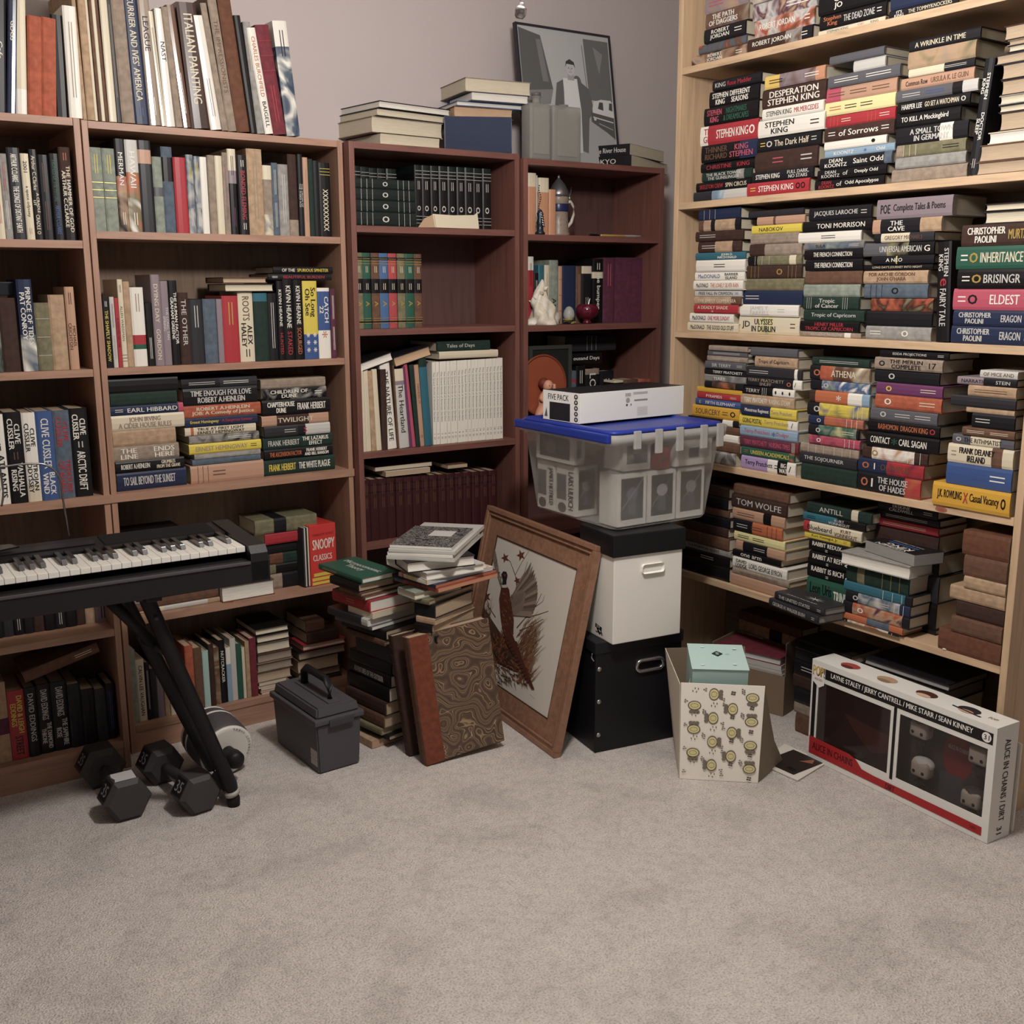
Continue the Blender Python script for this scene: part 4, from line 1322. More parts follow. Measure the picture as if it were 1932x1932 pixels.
it=[R(g(168),.008,.008,Wp-.008,Hp-.008),
 P(g(88),*sc((.03,.97),(.25,.93),(.30,.72),(.34,.55),(.03,.52))),P(g(112),*sc((.2,.9),(.25,.9),(.3,.6),(.24,.6))),
 P(g(100),*sc((.70,.95),(.97,.95),(.97,.5),(.72,.5))),P(g(125),*sc((.8,.9),(.9,.85),(.85,.7))),
 P(g(120),*sc((.03,.52),(.34,.55),(.3,.44),(.03,.42))),
 P(g(150),*sc((.03,.44),(.97,.35),(.97,.03),(.03,.03))),
 E(g(95),.6*w1,.62*h1,.045*w1,.05*h1),LN(g(120),.68*w1,.9*h1,.71*w1,.45*h1,.004),
 P(g(92),*sc((.38,.6),(.46,.635),(.44,.44),(.46,.12),(.36,.12),(.34,.42))),P(g(92),*sc((.60,.645),(.72,.58),(.76,.42),(.70,.36),(.66,.10),(.58,.12),(.6,.42))),
 P(g(200),*sc((.45,.64),(.60,.645),(.62,.40),(.45,.40))),P(g(185),*sc((.45,.41),(.62,.41),(.60,.1),(.47,.1))),
 P(g(150),*sc((.5,.63),(.57,.63),(.565,.69),(.505,.69))),E(g(175),.535*w1,.715*h1,.045*w1,.052*h1,20),P(g(58),*sc((.485,.72),(.495,.765),(.535,.785),(.58,.765),(.59,.72),(.575,.745),(.5,.748))),
 E(g(70),.518*w1,.718*h1,.006*w1,.004*h1,8),E(g(70),.552*w1,.718*h1,.006*w1,.004*h1,8),LN(g(95),.52*w1,.69*h1,.55*w1,.69*h1,.0014),LN(g(110),.536*w1,.715*h1,.538*w1,.702*h1,.0014),
 P(g(190),*sc((.74,.44),(.76,.49),(.84,.51),(.95,.51),(.97,.44),(.97,.38),(.74,.40))),P(g(70),*sc((.80,.44),(.82,.49),(.86,.49),(.86,.43))),P(g(70),*sc((.92,.44),(.93,.49),(.96,.49),(.96,.43))),
 P(g(80),*sc((.72,.41),(.97,.38),(.97,.22),(.88,.27),(.72,.34))),LN(g(190),.74*w1,.375*h1,.96*w1,.345*h1,.004),E(g(180),.76*w1,.36*h1,.014*w1,.012*h1,10),LN(g(150),.8*w1,.33*h1,.95*w1,.29*h1,.003)]
printed('photograph',po,(0,0,0),(1,0,0),(0,1,0),it)
# two square clouded bottles
def bottle(label,x0,x1,yb,yt,sb,dep,neck):
    u0=fr.un(x0,yb,sb)[0]; u1=fr.un(x1,yb,sb)[0]; H=fr.un((x0+x1)/2,yt,sb)[1]-z4; W=u1-u0
    t=thing('square_bottle',label,'bottle',mframe(fr.pt(u0,sb,z4+.0006),fr.U,fr.N,(0,0,1)),'square bottles on top of the corner bookcase')
    gm=mat('a5a39d',.25,'frost',a=.72)
    hb=H*(.88 if neck else .97)
    obj('body',B(0,W,0,dep,0,hb,.008,seg=3),gm,t,True)
    bm=nb(); box(bm,W*.14,W*.86,-.0035,0,hb*.1,hb*.92,.0015); obj('embossed_panel',bm,mat('b4b2aa',.3,'frost',a=.5),t)
    bm=nb(); lathe(bm,[(.018,hb-.001),(.014,hb+.006),(.014,H-.006),(.018,H-.004),(.018,H),(0,H)],20,MX.Translation((W/2,dep/2,0))); obj('neck',bm,gm,t,True)
    if neck:
        bm=nb(); lathe(bm,[(.016,H),(.017,H+.012),(.0,H+.014)],20,MX.Translation((W/2,dep/2,0))); obj('stopper',bm,mat('5c5a5c',.3),t,True)
bottle('taller square clouded bottle with dark stopper in front of the poster',1001,1040,303,180,.03,.06,True)
bottle('shorter square clouded bottle, right of the taller one, before the poster',1043,1096,306,197,.045,.05,False)
# beer stein
u,_=fr.un(1066,438,.05); zA=1.5546
t=thing('beer_stein','grey stoneware beer stein with pewter lid on the corner bookcase','stein',MX.Translation(fr.pt(u,.09,zA)))
Hs=fr.un(1066,372,.09)[1]-zA; r=.036
bm=nb(); lathe(bm,[(0,.001),(r*1.12,0),(r*1.14,.008),(r*1.02,.016),(r*1.06,.022),(r*.96,.03),(r*.92,Hs*.8),(r*.98,Hs*.82),(r,Hs*.97),(r*.97,Hs),(0,Hs)],32); obj('body',bm,mat(('7d7268','8a7d70','74695f'),.35,'art',scale=40),t,True)
bm=nb(); lathe(bm,[(r*.985,Hs*.62),(r*1.0,Hs*.64),(r*1.0,Hs*.80),(r*.985,Hs*.815)],32); obj('blue_band',bm,mat('20264a',.3),t,True,label='dark blue band')
bm=nb(); tube(bm,[(r*.9,0,Hs*.86),(r*1.6,0,Hs*.9),(r*2.1,0,Hs*.78),(r*2.15,0,Hs*.58),(r*1.75,0,Hs*.36),(r*1.2,0,Hs*.24),(r*.95,0,Hs*.26)],.006,10); obj('handle',bm,mat('c9c2b4',.3),t,True)
bm=nb(); lathe(bm,[(0,Hs),(r*1.04,Hs),(r*1.03,Hs*1.08),(r*.92,Hs*1.16),(r*.6,Hs*1.32),(r*.3,Hs*1.42),(r*.14,Hs*1.46),(r*.16,Hs*1.5),(r*.1,Hs*1.55),(0,Hs*1.56)],32); obj('lid',bm,mat('8c8c90',.3,metal=.8),t,True)
bm=nb(); tube(bm,[(r*1.0,0,Hs*1.06),(r*1.5,0,Hs*1.06),(r*1.75,0,Hs*1.14),(r*1.72,0,Hs*1.26)],.004,8); tube(bm,[(r*1.5,0,Hs*1.06),(r*1.52,0,Hs*.9)],.004,8); obj('thumb_lever',bm,mat('a8a8ac',.25,metal=.8),t,True)
t.rotation_euler=(0,0,math.radians(8))
# small dark figurine with a chain
u,_=fr.un(1021,440,.015)
t=thing('figurine','small dark metal ornament hung with a silver chain beside the stein','figurine',MX.Translation(fr.pt(u,.022,zA)))
bm=nb(); lathe(bm,[(0,0),(.017,0),(.018,.006),(.012,.012),(.011,.03),(.014,.04),(.008,.055),(.012,.07),(.006,.082),(0,.086)],18); obj('stem',bm,mat('23303a',.3,metal=.4),t,True)
bm=nb()
for k in range(16): 
    z=.05+k*.0075; bmesh.ops.create_icosphere(bm,subdivisions=1,radius=.003,matrix=MX.Translation((.004*math.sin(k*.8)-.004,-.004,z)))
obj('chain',bm,mat('55545c',.3,metal=.8),t,True)
bm=nb()
for k in range(6): tube(bm,[(-.008+k*.002,-.012,.075-k*.008),(.004+k*.001,-.014,.066-k*.008)],.0022,6)
obj('silver_leaf',bm,mat('silver',.15,metal=1),t,True)
# pens and papers
for k,(x0,y0,x1,y1,c,lab) in enumerate(((1112,436.5,1136,437,'ink','black pen lying on upper shelf of the corner bookcase'),(1136,438,1184,435,'gold','gold pen lying at a slant, upper shelf of corner bookcase'),(1150,440,1208,438.5,'lightgrey','silver pen lying nearest the edge, upper shelf of corner bookcase'))):
    a_=fr.pt(fr.un(x0,y0,.03)[0],.03+.01*k,zA+.0045); b_=fr.pt(fr.un(x1,y1,.03)[0],.045-.01*k,zA+.0045)
    bm=nb(); d=(b_-a_); tube(bm,[V((0,0,0)),d*.03,d*.8,d*.97,d],[.002,.004,.004,.0025,.001],8); o=obj('pen',bm,mat(c,.25,metal=.5),None,True,MX.Translation(a_)); tag(o,lab,'pen','pens on the corner bookcase')
# sea shell
u,_=fr.un(1030,612,.05); zB=1.2455; z0=fr.un(1030,527,.05)[1]-zB
t=thing('conch_shell','large white spiky conch seashell on the corner bookcase','seashell',MX.Translation(fr.pt(u,.065,zB)))
bm=nb(); n=36; rings=[]
for i in range(15):
    h=i/14; z=z0*h; base=.060*(1-h)**.8+.002; ring=[]
    for k in range(n):
        a=2*PI*k/n; r=base*(1+.22*math.sin(3*a+9*h)*(1-h)+.10*math.sin(7*a-14*h)+.05*math.sin(17*a+5*h))
        if h<.12: r*=1.08
        ring.append(bm.verts.new((r*math.cos(a)-.012*h+.006*math.sin(8*h),r*math.sin(a)*.72,z+(.006*math.sin(5*a)*(1-h) if i else 0))))
    rings.append(ring)
for q,w_ in zip(rings,rings[1:]):
    for k in range(n): bm.faces.new((q[k],q[(k+1)%n],w_[(k+1)%n],w_[k]))
bm.faces.new(rings[0]); bm.faces.new(rings[-1]); obj('shell_body',bm,mat(('white','cream','white','cdb9a4'),.4,'art',scale=22),t,True)
bm=nb()
for k in range(7):
    a=.4+k*.75; zq=z0*(.18+.1*k); r=.058*(1-zq/z0)**.8
    lathe(bm,[(.009,0),(.006,.01),(.0,.02)],8,MX.Translation((r*math.cos(a)-.01*zq/z0,r*math.sin(a)*.7,zq))@MX.Rotation(1.1,4,V((-math.sin(a),math.cos(a),0))))
prism(bm,[(.01,-.006),(.055,-.014),(.074,-.004),(.06,.02),(.02,.01)],0,.003)
obj('spines',bm,mat('e3dccd',.45),t,True)
# crystal egg in a nest and a red glass bowl
u,_=fr.un(1075,612,.04)
t=thing('glass_egg','clear glass egg sitting in a small gold nest beside the shell','ornament',MX.Translation(fr.pt(u,.045,zB)))
bm=nb(); lathe(bm,[(0,.012),(.012,.014),(.019,.024),(.021,.034),(.018,.048),(.012,.058),(.005,.063),(0,.064)],22); obj('egg',bm,mat('b9bab4',.1,'glass',a=.55),t,True)
bm=nb()
for k in range(26):
    a=k*.97; r=.019+.005*math.sin(k*2.1); z=.003+(k%6)*.0032
    tube(bm,[(r*math.cos(a),r*math.sin(a),z),(r*1.05*math.cos(a+.5),r*1.05*math.sin(a+.5),z+.003),(r*math.cos(a+1),r*math.sin(a+1),z+.001)],.0014,5)
obj('nest',bm,mat('b3a860',.4,metal=.3),t,True)
u,_=fr.un(1109,612,.05)
t=thing('glass_bowl','dark red glass bowl on a small foot near the maroon volumes','bowl',MX.Translation(fr.pt(u,.055,zB)))
r=.040
bm=nb(); lathe(bm,[(.017,0),(.016,.006),(.012,.013),(.02,.018),(.034,.026),(.042,.042),(.041,.056),(.034,.066),(.030,.068),(.030,.070),(.035,.068),(.043,.056),(.044,.042),(.035,.024),(.02,.0155)][0:10],30); obj('bowl',bm,mat('5a1426',.08,'glass',a=.9),t,True)
bm=nb(); tube(bm,[(.0,0,.06),(-.006,0,.085),(-.004,0,.094),(.002,0,.088)],.0007,5); tube(bm,[(.004,0,.06),(.01,0,.083),(.013,0,.09)],.0007,5); obj('wire_loop',bm,mat('silver',.2,metal=1),t)
# plaque of a doll in an oval ring
zC=.861
u,_=fr.un(1030,780,.03); cz=fr.un(1030,728,.03)[1]; 
t=thing('wall_plaque','brown oval plaque with a kneeling singing child, corner bookcase','plaque',mframe(fr.pt(u,.05,0),fr.U,V((0,0,1)),-1*fr.N))
rx=fr.un(1067,728,.05)[0]-u; rz=fr.un(1030,670,.05)[1]-cz
bm=nb(); pts=[(rx*math.cos(a),cz+rz*math.sin(a)) for a in (2*PI*k/40 for k in range(40))]; prism(bm,pts,-.01,.0); obj('disc',bm,mat('8e4a35',.35,'plain',coat=.3),t)
bm=nb(); tube(bm,[(rx*1.0*math.cos(a),cz+rz*1.0*math.sin(a),0) for a in (2*PI*k/40 for k in range(41))],.004,8,cap=False); obj('rim',bm,mat('7c3d2b',.35),t,True)
skin=mat('c79078',.5)
def blob(bm,c,r,M=None):
    bmesh.ops.create_icosphere(bm,subdivisions=3,radius=1,matrix=MX.Translation(c)@MX.Diagonal((r[0],r[1],r[2],1)))
hx=-.012; hz=cz+.0
dz=lambda y: fr.un(1030,y,.03)[1]
hd=dz(730)
bm=nb()
me_=bpy.data.meshes.new('sk')
def skin_fig(name,verts,edges,radii,m,parent,lvl=2):
    me=bpy.data.meshes.new(name); me.from_pydata(verts,edges,[]); o=bpy.data.objects.new(name,me); C.objects.link(o)
    sk=o.modifiers.new('s','SKIN'); 
    for v,r in zip(me.skin_vertices[0].data,radii): v.radius=r if isinstance(r,tuple) else (r,r)
    me.skin_vertices[0].data[0].use_root=True
    sb=o.modifiers.new('u','SUBSURF'); sb.levels=lvl; sb.render_levels=lvl
    dg=bpy.context.evaluated_depsgraph_get(); m2=bpy.data.meshes.new_from_object(o.evaluated_get(dg)); bpy.data.objects.remove(o)
    m2.materials.clear(); m2.materials.append(m); m2.polygons.foreach_set('use_smooth',[True]*len(m2.polygons))
    o=bpy.data.objects.new(name,m2); C.objects.link(o); o.parent=parent; return o
y0=dz(790)
skin_fig('body',[(-.01,y0+.02,.02),(-.008,y0+.05,.022),(-.006,hd-.028,.024),(-.004,hd-.012,.026),(-.002,hd+.006,.028),(-.03,hd-.04,.03),(-.012,hd-.055,.045),(.02,hd-.035,.035),(.024,hd-.005,.035),(.024,hd+.012,.035),(-.04,y0+.01,.03),(-.01,y0,.045),(.03,y0+.002,.05),(.02,y0+.01,.03)],
 [(0,1),(1,2),(2,3),(3,4),(2,5),(5,6),(2,7),(7,8),(8,9),(0,10),(10,11),(11,12)],[.024,.022,.016,.009,.019,.010,.008,.010,.009,.007,.016,.014,.009,.01],skin,t)
bm=nb(); blob(bm,(-.001,hd+.004,.034),(.019,.022,.019)); obj('head',bm,skin,t,True)
bm=nb(); blob(bm,(-.008,hd+.013,.018),(.021,.020,.018)); obj('hair',bm,mat('6a2e20',.6),t,True)
printed('face_details',t,(-.002,hd+.004,.0535),(1,0,0),(0,1,0),[E('2a1a18',-.006,.004,.002,.0015,10),E('2a1a18',.006,.003,.002,.0015,10),E('5a1a1c',.003,-.008,.003,.0035,12),E('a06a55',.002,-.001,.0015,.002,8)])
bm=nb(); tube(bm,[(-.016,hd-.024,.045),(-.01,hd-.06,.047)],.0045,8); obj('red_strap',bm,mat('9c2c30',.6),t,True,label='red strap')
obj('stand',B(-.03,.03,zC+.001,cz-rz+.01,-.04,-.0105),mat('3a2a24',.6),t)
t=thing('picture_frame','dark picture frame standing behind the singing child plaque','picture frame',mframe(fr.pt(fr.un(996,700,.1)[0],.09,zC+.001),fr.U,V((0,0,1)),-1*fr.N))
W=fr.un(1076,700,.09)[0]-fr.un(996,700,.09)[0]; H=fr.un(1040,652,.09)[1]-zC
bm=nb()
for x0,x1,y0_,y1_ in ((0,W,0,.014),(0,W,H-.014,H),(0,.014,.014,H-.014),(W-.014,W,.014,H-.014)): box(bm,x0,x1,y0_,y1_,-.012,0)
obj('frame',bm,mat('3b3d3a',.5),t); obj('panel',B(.014,W-.014,.014,H-.014,-.01,-.004),mat('1e201e',.6),t)
# ================================================================ cartons, tote and what is on it
def axes(yaw):
    a=math.radians(yaw); return V((math.cos(a),math.sin(a),0)),V((-math.sin(a),math.cos(a),0))
nb_=onz(1122,1421,.001); A,Bv=axes(-9)
wr=reach(nb_,A,1281); wl=reach(nb_,Bv,1056); zb=solz(nb_,1214)
t=thing('storage_box','black riveted storage box with chrome handle hole at the bottom','storage box',mframe(nb_,A,Bv,(0,0,1)))
blk=mat('17171b',.45)
obj('body',B(0,wr,0,wl,0,zb-.002,.003),blk,t)
obj('lid',B(-.004,wr+.004,-.004,wl+.004,zb-.035,zb,.003),mat('1b1b1f',.45),t)
bm=nb(); cx,cz_=wr*.62,zb*.73
ring=[]
def stad(cx,cy,L,r,n=10): return [(cx+L+r*math.cos(a),cy+r*math.sin(a)) for a in (-PI/2+PI*k/n for k in range(n+1))]+[(cx-L+r*math.cos(a),cy+r*math.sin(a)) for a in (PI/2+PI*k/n for k in range(n+1))]
pts=stad(cx,cz_,.03,.017,10); tube(bm,[(x,-.003,z) for x,z in pts+pts[:1]],.006,8,cap=False); obj('chrome_handle',bm,mat('b0aeb0',.2,metal=.9),t,True,label='chrome oval handle rim')
printed('handle_hole',t,(0,-.0002,0),(1,0,0),(0,0,1),[('p','000000',stad(cx,cz_,.028,.013),0)])
for k,zz in enumerate((.17,.49,.80)):
    for xx in (.012,wr-.012):
        bm=nb(); lathe(bm,[(.0075,0),(.007,.0025),(.003,.004),(0,.0042)],14,mframe((xx if xx<.1 else xx,0,zb*zz*.95),(1,0,0),(0,0,1))); obj('rivet',bm,mat('a8a6a4',.3,metal=.8),t,True)
bm=nb(); tube(bm,[(-.006,.012,zb*.9),(-.007,.014,zb*.86),(-.006,.002,zb*.84)],.002,6); obj('lid_clip',bm,mat('c0c0c0',.3,metal=.8),t)
q=onz(1156,1217,zb+.001); A2,B2=axes(-7)
w2=reach(q,A2,1283); d2=reach(q,B2,1098); zc=solz(q,1050); zd=zc+.062
t=thing('file_box','white plastic file box with black lid between black box and clear tote','file box',mframe(q,A2,B2,(0,0,1)))
wm=mat('e2ded6',.45); h2=zd-q.z
obj('body',B(0,w2,0,d2,0,h2-.004,.003),wm,t); obj('black_lid',B(-.007,w2+.007,-.007,d2+.007,h2-.066,h2,.004),mat('17171a',.4),t,label='black lid')
cx,cz_=w2*.55,(h2-.066)*.83
obj('handle_flap',B(cx-.038,cx+.038,-.003,0,cz_-.014,cz_+.014,.010,seg=4),mat('eeebe4',.4),t)
printed('maker_mark',t,(0,0,0),(0,-1,0),(0,0,1),[LN('black',-.098,.035,-.062,.03,.012),LN('black',-.088,.028,-.07,.012,.007),LN('black',-.07,.03,-.058,.012,.005),LN('black',-.095,.016,-.062,.018,.003),T('white','BOX',-.08,.034,.02,.008)])
# tote
zt_=q.z+h2+.001
tn=onz(1160,1003,zt_); A3,B3=axes(-1)
wb=reach(tn,A3,1335); db=reach(tn,B3,1008); 
rim=solz(tn-A3*.03-B3*.02,822)-zt_
Mt=mframe(tn,A3,B3,(0,0,1))
t=thing('plastic_tote','clear plastic tote with blue hinged lid full of boxed figures','plastic tote',Mt)
def rrect(x0,x1,y0,y1,r,n=5):
    o=[]
    for cx,cy,a0 in ((x1-r,y0+r,-PI/2),(x1-r,y1-r,0),(x0+r,y1-r,PI/2),(x0+r,y0+r,PI)): o+=[(cx+r*math.cos(a0+PI/2*k/n),cy+r*math.sin(a0+PI/2*k/n)) for k in range(n+1)]
    return o
ex=.036
def ring_at(f,inset=0,r=.03): return rrect(-ex*f+inset,wb+ex*f-inset,-ex*.7*f+inset,db+ex*.7*f-inset,r)
def shellm(levels,close_bottom=True):
    bm=nb(); rs=[]
    for f,z,ins,r in levels: rs.append([bm.verts.new((x,y,z)) for x,y in ring_at(f,ins,r)])
    for q_,w_ in zip(rs,rs[1:]):
        n=len(q_)
        for k in range(n): bm.faces.new((q_[k],q_[(k+1)%n],w_[(k+1)%n],w_[k]))
    if close_bottom: bm.faces.new(rs[0])
    return bm
H3=rim
fm=mat('e6e4e0',.5,'frost',a=.47,r=.35)
bm=shellm([(0,.004,.012,.025),(0,.002,.004,.03),(.06,.012,0,.03),(.85,H3*.86,0,.03),(.86,H3*.865,-.006,.034),(1,H3-.004,-.008,.036)]); obj('tub',bm,fm,t,True)
bm=shellm([(.97,H3-.03,-.009,.036),(.97,H3-.03,-.014,.04),(1,H3,-.016,.04),(1,H3,-.006,.036)],False); obj('rim',bm,mat('c6c4c0',.35,'frost',a=.75),t,True)
blue=mat('25368a',.35)
bm=shellm([(1,H3+.001,-.004,.036),(1,H3+.010,0,.036),(1,H3+.012,.02,.03),(1,H3+.006,.03,.03)],True)
f_=bm.verts; bm.verts.ensure_lookup_table(); n=len(ring_at(1)); bm.faces.new([bm.verts[3*n+k] for k in range(n)])
obj('lid',bm,blue,t,True,label='blue hinged lid')
bm=nb(); box(bm,-ex-.022,-ex-.004,-.03,db+.03,H3-.022,H3+.004,.005); obj('lid_edge',bm,blue,t,label='blue lid edge')
for k,xx in enumerate((wb*.12,wb*.34,wb*.56,wb*.82,wb*1.0)):
    obj('hinge_tab',B(xx-.012,xx+.012,-ex*.7-.021,-ex*.7-.012,H3-.06+(.018 if k in(0,) else 0),H3+.010,.002),mat('c6c4c0',.35,'frost',a=.8),t)
# the boxed figures inside: seen hazily through the tub
def figbox(label,x0,x1,y0,y1,z0,z1,side=None,win='1e1e24',fr_='d6d3cc',front=True,figc='8f8a88'):
    b_=thing('figure_box',label,'box',Mt@MX.Translation((x0,y0,z0)),'boxed figures inside the clear tote')
    W_,D_,H_=x1-x0,y1-y0,z1-z0
    obj('carton',B(0,W_,0,D_,0,H_,.001),mat(fr_,.5),b_)
    it=[R(win,.012,.02,W_-.012,H_-.012),E(figc,W_/2,H_*.62,W_*.2,H_*.12,14),R('4a4a58',W_*.36,H_*.22,W_*.64,H_*.5),LN('bbb8b4',W_*.1,H_*.3,W_*.9,H_*.9,.0012)]
    if front: printed('window',b_,(0,0,0),(1,0,0),(0,0,1),it)
    if side: printed('side_print',b_,(0,D_,0),(0,-1,0),(0,0,1),[R('6a6868',D_*.03,.045,D_*.52,H_-.03),E('4a4644',D_*.30,.02,D_*.22,.016,12)]+[('t','222226',side,0,0,0,0,0)][0:0])
    return b_
def sidetext(b_,s,D_,H_,xo):
    vs=[];fs=[];ix=[]
    text_on(vs,fs,ix,s,H_*.5,0,H_*.76,.026,lambda x,y,o:(-.0012-o,xo-y*1.0,H_-x),0)
    obj('name_lettering',(vs,fs,ix),mat('050506',.5),b_)
fh=.155
b1=figbox('white figure box lettered JAMES HETFIELD at left inside the tote',.0,.085,.305,.40,.008,.008+fh,side='x')
sidetext(b1,'JAMES HETFIELD',.085,fh,.021)
b1=figbox('white figure box lettered LARS ULRICH near front inside the tote',.0,.085,.195,.295,.008,.008+fh,side='x')
sidetext(b1,'LARS ULRICH',.095,fh,.023)
for k in range(3):
    figbox(['dark-windowed figure box lower left of tote front','figure box in middle of tote front, robot-like figure inside','figure box right of the middle one, tote front'][k],.015+k*wb*.315,.015+k*wb*.315+wb*.295,.008,.095,.008,.008+fh,figc=['5a5a70','98989c','8a8480'][k],win=['2a2830','1a1a20','3a3838'][k])
figbox('figure box tipped on top of the others, left of tote',-.012,.03,.19,.39,.17,.17+.10,win='5a5658')
for o_ in list(C.objects):
    if 'tipped on top' in (o_.get('label') or ''): printed('side_window',o_,(0,.2,0),(0,-1,0),(0,0,1),[R('4a4648',.02,.012,.18,.09),E('8a8580',.08,.045,.03,.022,14)])
figbox('pale figure box lying at upper right inside the tote',wb*.62,wb*1.02,.0,.09,.17,.275,win='b9b4ac',figc='cfcac2')
rb=figbox('small red box at upper middle inside the tote',wb*.45,wb*.58,.01,.07,.168,.23,win='9c3a34',fr_='9c3a34',figc='b85a50')
figbox('grey figure box lower right end inside the tote',wb*.62,wb*.95,.12,.2,.008,.15,win='4a4a4c')
figbox('grey figure box at upper middle of tote, behind the red one',wb*.12,wb*.40,.02,.11,.17,.27,win='6e6b68',figc='97928c')
# five pack carton
zf=zt_+H3+.0135
pf=onz(1094,800,zf); A4,B4=axes(3)
wf=reach(pf,A4,1289); df=reach(pf,B4,1025); hf=solz(pf,743)-zf
t=thing('carton','flat white carton lettered FIVE PACK lying on the blue tote lid','carton',mframe(pf,A4,B4,(0,0,1)))
obj('carton_body',B(0,wf,0,df,0,hf,.001),mat('dedcd7',.45),t)
obj('top_face',B(.002,wf-.002,.002,df-.002,hf,hf+.0008),mat('1c1c20',.4),t,label='black printed top')
it=[R('e4e2dd',-df,0,0,hf),T('141416','FIVE PACK',-df*.58,hf*.8,df*.56,hf*.2),R('242226',-df*.82,0.002,-df*.26,hf*.62)]
for k in range(5): it+=[E('202024',-df*.1,hf*(.12+.19*k),df*.05,hf*.08,12),E('b8b4b0',-df*.1,hf*(.12+.19*k),df*.025,hf*.045,10)]
it.append(P('55555a',(-df*.95,hf*.12),(-df*.87,hf*.12),(-df*.90,hf*.42)))
printed('end_print',t,(0,0,0),(0,-1,0),(0,0,1),[ (i[0],i[1],[(x,y) for x,y in i[2]],0) if i[0]=='p' else i for i in it])
it=[R('e6e4e0',wf*.41,hf*.76,wf*.475,hf*.92)]+[R('1a1a1a',wf*(.415+.007*k),hf*.78,wf*(.415+.007*k)+.001+.0008*(k%2),hf*.9) for k in range(8)]
it+=[R('8a8884',wf*.49,hf*(.84+.03*k),wf*.63,hf*(.84+.03*k)+.0008) for k in range(3)]+[E('9a9894',wf*.44,hf*.66,.008,.007),R('8a8884',wf*.5,hf*.62,wf*.63,hf*.66),E('3a3a3a',wf*.43,hf*.5,.004,.003,8),E('3a3a3a',wf*.47,hf*.5,.002,.003,8)]
it+=[R('96948f',wf*.53,hf*(.12+.045*k),wf*.63,hf*(.12+.045*k)+.0007) for k in range(7)]
printed('long_side_print',t,(0,0,0),(1,0,0),(0,0,1),it)
# ================================================================ framed pheasant print
A0=onz(1046,1431,.001); 
def solve_frame():
    best=None
    for yawd in (x*.5 for x in range(-30,20)):
        a=math.radians(yawd); d=V((-math.sin(a),math.cos(a),0)); n=V((math.cos(a),math.sin(a),0))
        for ph in (x*.5 for x in range(4,50)):
            p_=math.radians(ph); up=V((0,0,1))*math.cos(p_)+n*math.sin(p_)
            for h in (x*.01 for x in range(44,74)):
                X,Y=proj(A0+up*h); e=(X-1127)**2+(Y-1030)**2
                if e<16:
                    for w_ in (x*.02 for x in range(18,36)):
                        X2,Y2=proj(A0+up*h+d*w_); e2=abs((Y2-(1030+(925-1030)*(X2-1127)/(905-1127))))
                        X3,Y3=proj(A0+d*w_); e3=abs(Y3-(1431+(1365-1431)*(X3-1046)/(955-1046)))
                        if True:
                            s=e+e2*e2*.5+e3*e3+(X2-908)**2*.3
                            if best is None or s<best[0]: best=(s,d,up,h,w_,yawd,ph)
    return best
s_,fd,fu,fh_,fw_,ya_,ph_=solve_frame()
# x axis: from far bottom corner to near corner, y axis up, z toward the viewer side
Mf=mframe(A0+fd*fw_,-fd,fu)
t=thing('framed_print','large framed pheasant print in tan mat leaning against the boxes','framed picture',Mf)
gold=mat('89654f',.45,'wood',grain=(6,6,6)); 
def border(bm,x0,x1,y0,y1,w_,z0,z1,bev=.002):
    for a_,b_,c_,d_ in ((x0,x1,y0,y0+w_),(x0,x1,y1-w_,y1),(x0,x0+w_,y0+w_,y1-w_),(x1-w_,x1,y0+w_,y1-w_)): box(bm,a_,b_,c_,d_,z0,z1,bev)
bm=nb(); border(bm,0,fw_,0,fh_,.016,-.022,.002); border(bm,.0165,fw_-.0165,.0165,fh_-.0165,.007,-.02,-.003); border(bm,.024,fw_-.024,.024,fh_-.024,.006,-.02,-.001); obj('frame_moulding',bm,gold,t)
bm=nb(); border(bm,.0305,fw_-.0305,.0305,fh_-.0305,.058,-.012,-.008,0); obj('mat_board',bm,mat('8a6650',.8,'cloth'),t)
bm=nb(); border(bm,.089,fw_-.089,.089,fh_-.089,.003,-.012,-.0085,0); obj('inner_lip',bm,mat('3c2620',.5),t,label='dark inner lip')
obj('backing',B(.0165,fw_-.0165,.0165,fh_-.0165,-.022,-.0205),mat('6a5644',.8),t)
pw,ph2=fw_-.178,fh_-.178
rnd=random.Random(3)
it=[R('cbc4ba',0,0,pw,ph2)]
def pt(u,v): return (u*pw,v*ph2)
_n=Mf.col[2].xyz; _o=Mf@V((.089,.089,-.0115))
def m_(x,y):
    dd=ray(x,y); q=CP+dd*((_o-CP).dot(_n)/dd.dot(_n))-_o; return q.dot(Mf.col[0].xyz),q.dot(Mf.col[1].xyz)
def PP(c_,*q): it.append(P(c_,*[m_(*k) for k in q]))
def LL(c_,x0,y0,x1,y1,t0=.003,t1=.001): it.append(LN(c_,*m_(x0,y0),*m_(x1,y1),t0,t1))
br=['4a3228','5e3e30','7a4c34','3a2822']; wm_=['7a5640','8a6a4c','6a4634','94724e']
def st(n_,x0,x1,y0,y1,a0,a1,l0,l1,cols,t0=.004):
    for k in range(n_):
        x=rnd.uniform(x0,x1); y=rnd.uniform(y0,y1); a=rnd.uniform(a0,a1); l=rnd.uniform(l0,l1); LL(rnd.choice(cols),x,y,x+l*math.cos(a),y-l*math.sin(a),t0,.0006)
def br_(pts,t):
    for (a_,b_),(c_,d_) in zip(pts,pts[1:]): LL('5a463c',a_,b_,c_,d_,t,t*.7); t*=.78
br_([(962,1150),(975,1105),(972,1085),(985,1060),(998,1040)],.006); br_([(972,1085),(963,1060),(952,1050)],.004); br_([(975,1105),(990,1080),(995,1060)],.004)
